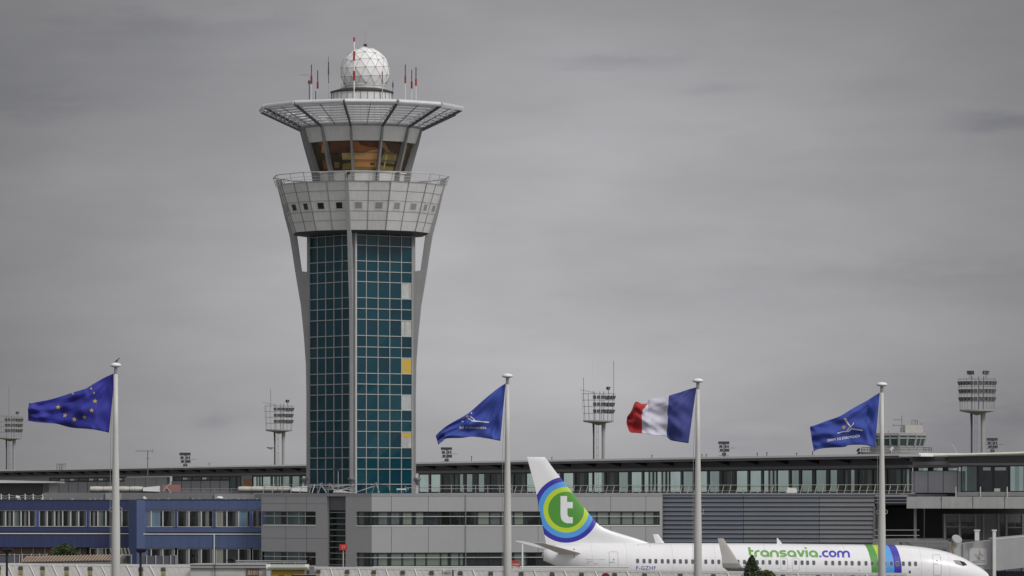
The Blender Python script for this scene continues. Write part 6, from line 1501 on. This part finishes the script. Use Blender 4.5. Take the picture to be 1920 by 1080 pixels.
def street_things():
    # black lamp posts
    for px, yt, lab in ((12, 1027.5, 'black street lamp with a box head at the bottom left corner'), (262.5, 1027.5, 'black street lamp with a box head right of the leftmost flagpole')):
        Y = 236.0; T = thing('street_lamp', lab, 'street lamp', (XY(px-4,Y), Y, 0), group='black street lamps before the walkway roof'); S = F/Y
        p = MB(); p.tube([(XY(px+1,Y),Y,0),(XY(px+1,Y),Y,ZP(1036,Y))], 2.3/S, 10); p.build('pole', M_black, T)
        h = MB(); x0, x1 = XY(px-7,Y), XY(px+13,Y); h.loft([[(x0+.08,Y-.2,ZP(1036.5,Y)),(x1-.1,Y-.2,ZP(1036,Y)),(x1-.1,Y+.2,ZP(1036,Y)),(x0+.08,Y+.2,ZP(1036.5,Y))],[(x0,Y-.26,ZP(1031,Y)),(x1,Y-.26,ZP(1030.5,Y)),(x1,Y+.26,ZP(1030.5,Y)),(x0,Y+.26,ZP(1031,Y))],[(x0+.02,Y-.26,ZP(1028.2,Y)),(x1-.05,Y-.26,ZP(1028.8,Y)),(x1-.05,Y+.26,ZP(1028.8,Y)),(x0+.02,Y+.26,ZP(1028.2,Y))]]); h.build('lamp_head', M_black, T)
    Y = 262.0; T = thing('numbered_sign', 'small red sign with the white number 37 on a thin white pole', 'sign', (XY(643.5,Y), Y, 0))
    p = MB(); p.tube([(XY(643.5,Y),Y,0),(XY(643.5,Y),Y,ZP(1031,Y))], .035, 6); p.build('pole', M_lsteel, T)
    b = MB(); b.box(XY(636.5,Y), XY(651,Y), Y-.12, Y-.04, ZP(1031.5,Y), ZP(1020.5,Y)); bo = b.build('board', mat('sign_red', (.55,.022,.018), .5), T)
    V, Fs = text2d('37', .01, 1.0); P = fit(V, 640.5, 648, 1028.8, 1022.8); g = MB(); g.add([(XY(x,Y-.13),Y-.128,ZP(y,Y-.13)) for x,y in P], Fs); g.build('number', mat('sign_pink_white', (.62,.36,.34), .5), bo)
    Y = 232.0; T = thing('round_road_sign', 'dark red round road sign just showing below the airliner door', 'sign', (XY(1135.5,Y), Y, 0))
    d = MB(); q = PT(1135.5,1082,Y); d.loft([[(q.x+.22*cos(2*pi*k/28),q.y+o,q.z+.22*sin(2*pi*k/28)) for k in range(28)] for o in (-.02,.02)]); d.build('disc', mat('disc_red', (.22,.012,.02), .5), T)
    p = MB(); p.tube([(q.x,q.y+.05,0),(q.x,q.y+.05,q.z)], .03, 6); p.build('pole', M_steel, T)
    Y = 300.0; T = thing('red_box_sign', 'tilted red hoarding with worn white writing below the tailplane', 'sign', (XY(969,Y), Y, 0))
    b = MB(); b.hexa([PT(958,1061.5,Y),PT(975,1063,Y),PT(975,1063,Y+1),PT(958,1061.5,Y+1),PT(958,1050,Y),PT(973.5,1052,Y),PT(973.5,1052,Y+1),PT(958,1050,Y+1)]); b.build('board', mat('hoarding_red', (.42,.045,.03), .6, var=.3, scale=2), T)
    g = MB()
    for i in range(6): x = 961+i*2.2; g.add([PT(x,1059.5,Y-.015),PT(x+1.3,1059.7,Y-.015),PT(x+1.1,1056.9,Y-.015),PT(x+.2,1056.7,Y-.015)], [(0,1,2,3)])
    g.build('writing', M_offw, T); p = MB(); p.box(XY(960,Y), XY(961,Y), Y+.3, Y+.5, 0, ZP(1061,Y)); p.box(XY(972,Y), XY(973,Y), Y+.3, Y+.5, 0, ZP(1062,Y)); p.build('leg', M_steel, T)
    T = thing('marker_post', 'plain white post standing behind the tailplane tip', 'post', (XY(979.5,Y), Y+2, 0)); p = MB(); p.tube([(XY(979.5,Y),Y+2,0), PT(979.5,1020,Y+2)], .055, 8); p.build('post', M_white, T); p = MB(); p.lathe2(XY(979.5,Y), Y+2, [(.12,0),(.12,.05),(.07,.09)], 10); p.build('base', M_steel, T)
    # low white barrier wall beneath the grey offices
    Y = 330.0; T = thing('barrier_wall', 'low white barrier wall under the lower grey office windows, left of the airliner', 'wall', (XY(880,Y), Y, 0))
    b = MB(); b.box(XY(700,Y), XY(1180,Y), Y, Y+.3, 0, ZP(1063.5,Y)); b.build('wall', M_offw, T); b = MB(); b.box(XY(700,Y), XY(1180,Y), Y-.04, Y+.34, ZP(1063.5,Y)+.003, ZP(1062,Y)); b.build('coping', M_white, T)
    # P sign by the walkway roof
    Y = 234.0; T = thing('direction_sign', 'pale sign with faint grey letters on the walkway roof, left of the second flagpole', 'sign', (XY(838,Y), Y, 0))
    b = MB(); b.box(XY(828,Y), XY(848,Y), Y-.05, Y, ZP(1095,Y), ZP(1070.5,Y)); bo = b.build('board', mat('sign_pale', (.44,.44,.43), .6), T)
    V, Fs = [(829,1072.5),(831.5,1074.5),(829,1076.5)], [(0,1,2)]
    for x0 in (833.5,835.5,837,839,841.5,844): stroke_poly([(x0,1072.3),(x0+.2,1077)], .9, (V, Fs))
    P = V; g = MB(); g.add([(XY(x,Y-.06),Y-.056,ZP(y,Y-.06)) for x,y in P], Fs); g.build('lettering', M_seamd, bo)
    p = MB(); p.tube([(XY(849,Y),Y,0),(XY(849,Y),Y,ZP(1069,Y))], .05, 6); p.build('pole', M_dark, T)
street_things()
# ------------------------------------------------------------------ plants
def leafy(name, label, cat_, px, py0, py1, Y, hw, shape, n, leaf, cols, seed, trunk=True, group=None):
    r = random.Random(seed); X = XY(px, Y); S = F/Y; z0, z1 = ZP(py1, Y), ZP(py0, Y); T = thing(name, label, cat_, (X, Y, 0), group=group)
    if trunk:
        t = MB(); t.tube([(X,Y,0),(X+.03,Y,z0),(X,Y,z0+(z1-z0)*.8)], [.09,.07,.02], 8)
        for i in range(9): a = r.uniform(0,6.28); zz = z0+(z1-z0)*r.uniform(.05,.6); t.tube([(X,Y,zz),(X+hw/S*.6*cos(a),Y+hw/S*.6*sin(a),zz+.15)], [.025,.008], 5)
        t.build('trunk', mat('bark', (.08,.06,.045), .9), T)
    m = MB()
    for i in range(n):
        f = r.random(); rad = shape(f)*hw/S*sqrt(r.uniform(.15,1)); a = r.uniform(0,6.283); k = 1+.25*sin(3*a+7*f)
        c = Vector((X+rad*cos(a)*k, Y+rad*sin(a)*k, z0+(z1-z0)*f+r.uniform(-.04,.04)))
        u = Vector((r.gauss(0,1), r.gauss(0,1), r.gauss(0,.7))).normalized(); v = u.cross(Vector((r.gauss(0,1),r.gauss(0,1),r.gauss(0,1)))).normalized(); l = leaf*r.uniform(.6,1.4)
        m.mat(i % len(cols)); m.add([c-u*l, c+v*l*.42, c+u*l, c-v*l*.42], [(0,1,2,3)])
    m.build('crown', [mat('leaf_%s_%d' % (name, i), c, .7, var=.3, scale=4) for i, c in enumerate(cols)], T, recalc=False)
leafy('conifer', 'small dark green conifer in front of the airliner wing', 'tree', 1410, 1042, 1084, 236, 23, lambda f: (1-f)**.75*(.9+.1*sin(f*30))+.02, 2600, .055, [(.035,.06,.02),(.055,.085,.028),(.022,.04,.016)], 3)
leafy('shrub', 'dark green shrub behind the striped shed roof at left', 'bush', 122, 1020, 1050, 303, 25, lambda f: sqrt(max(0,1-(2*f-.9)**2))*1.0, 2200, .09, [(.04,.07,.02),(.065,.10,.028),(.025,.045,.018)], 5)
leafy('low_hedge', 'yellow-green low bush beside the conifer, under the airliner wing', 'bush', 1438, 1070, 1090, 240, 22, lambda f: sqrt(max(0,1-f*f)), 1500, .06, [(.10,.11,.02),(.06,.08,.02)], 8)
def spiky(px, py, Y, hw, hh, label, seed):
    r = random.Random(seed); c = PT(px, py, Y); S = F/Y; T = thing('spiky_plant', label, 'plant', (c.x, Y, 0), group='dark spiky plants by the kiosk')
    t = MB(); t.tube([(c.x,Y,0),(c.x,Y,c.z)], [.09,.06], 7); t.build('stem', mat('stem_dark', (.04,.035,.03), .9), T); m = MB()
    for i in range(70):
        a = r.uniform(0,6.283); e = r.uniform(-.5,1.3); l = r.uniform(.6,1.0); d = Vector((cos(a)*cos(e)*hw/S, sin(a)*cos(e)*hw/S, sin(e)*hh/S))*l; s = Vector((-sin(a),cos(a),.2))*.035
        p1 = c+d*.55+Vector((0,0,.04)); p2 = c+d-Vector((0,0,.05*l)); m.add([c-s*.6, p1-s, p2, p1+s, c+s*.6], [(0,1,2,3,4)])
    m.build('leaves', mat('leaf_spiky', (.022,.027,.018), .7, var=.3, scale=3), T, recalc=False)
spiky(363, 1046, 262, 10, 12, 'dark spiky plant at the left end of the white kiosk roof', 1)
spiky(434, 1052, 262, 13, 8, 'dark spiky plant behind the middle of the white kiosk', 2)
spiky(578, 1050, 262, 10, 10, 'dark spiky plant at the right end of the yellow sign', 3)
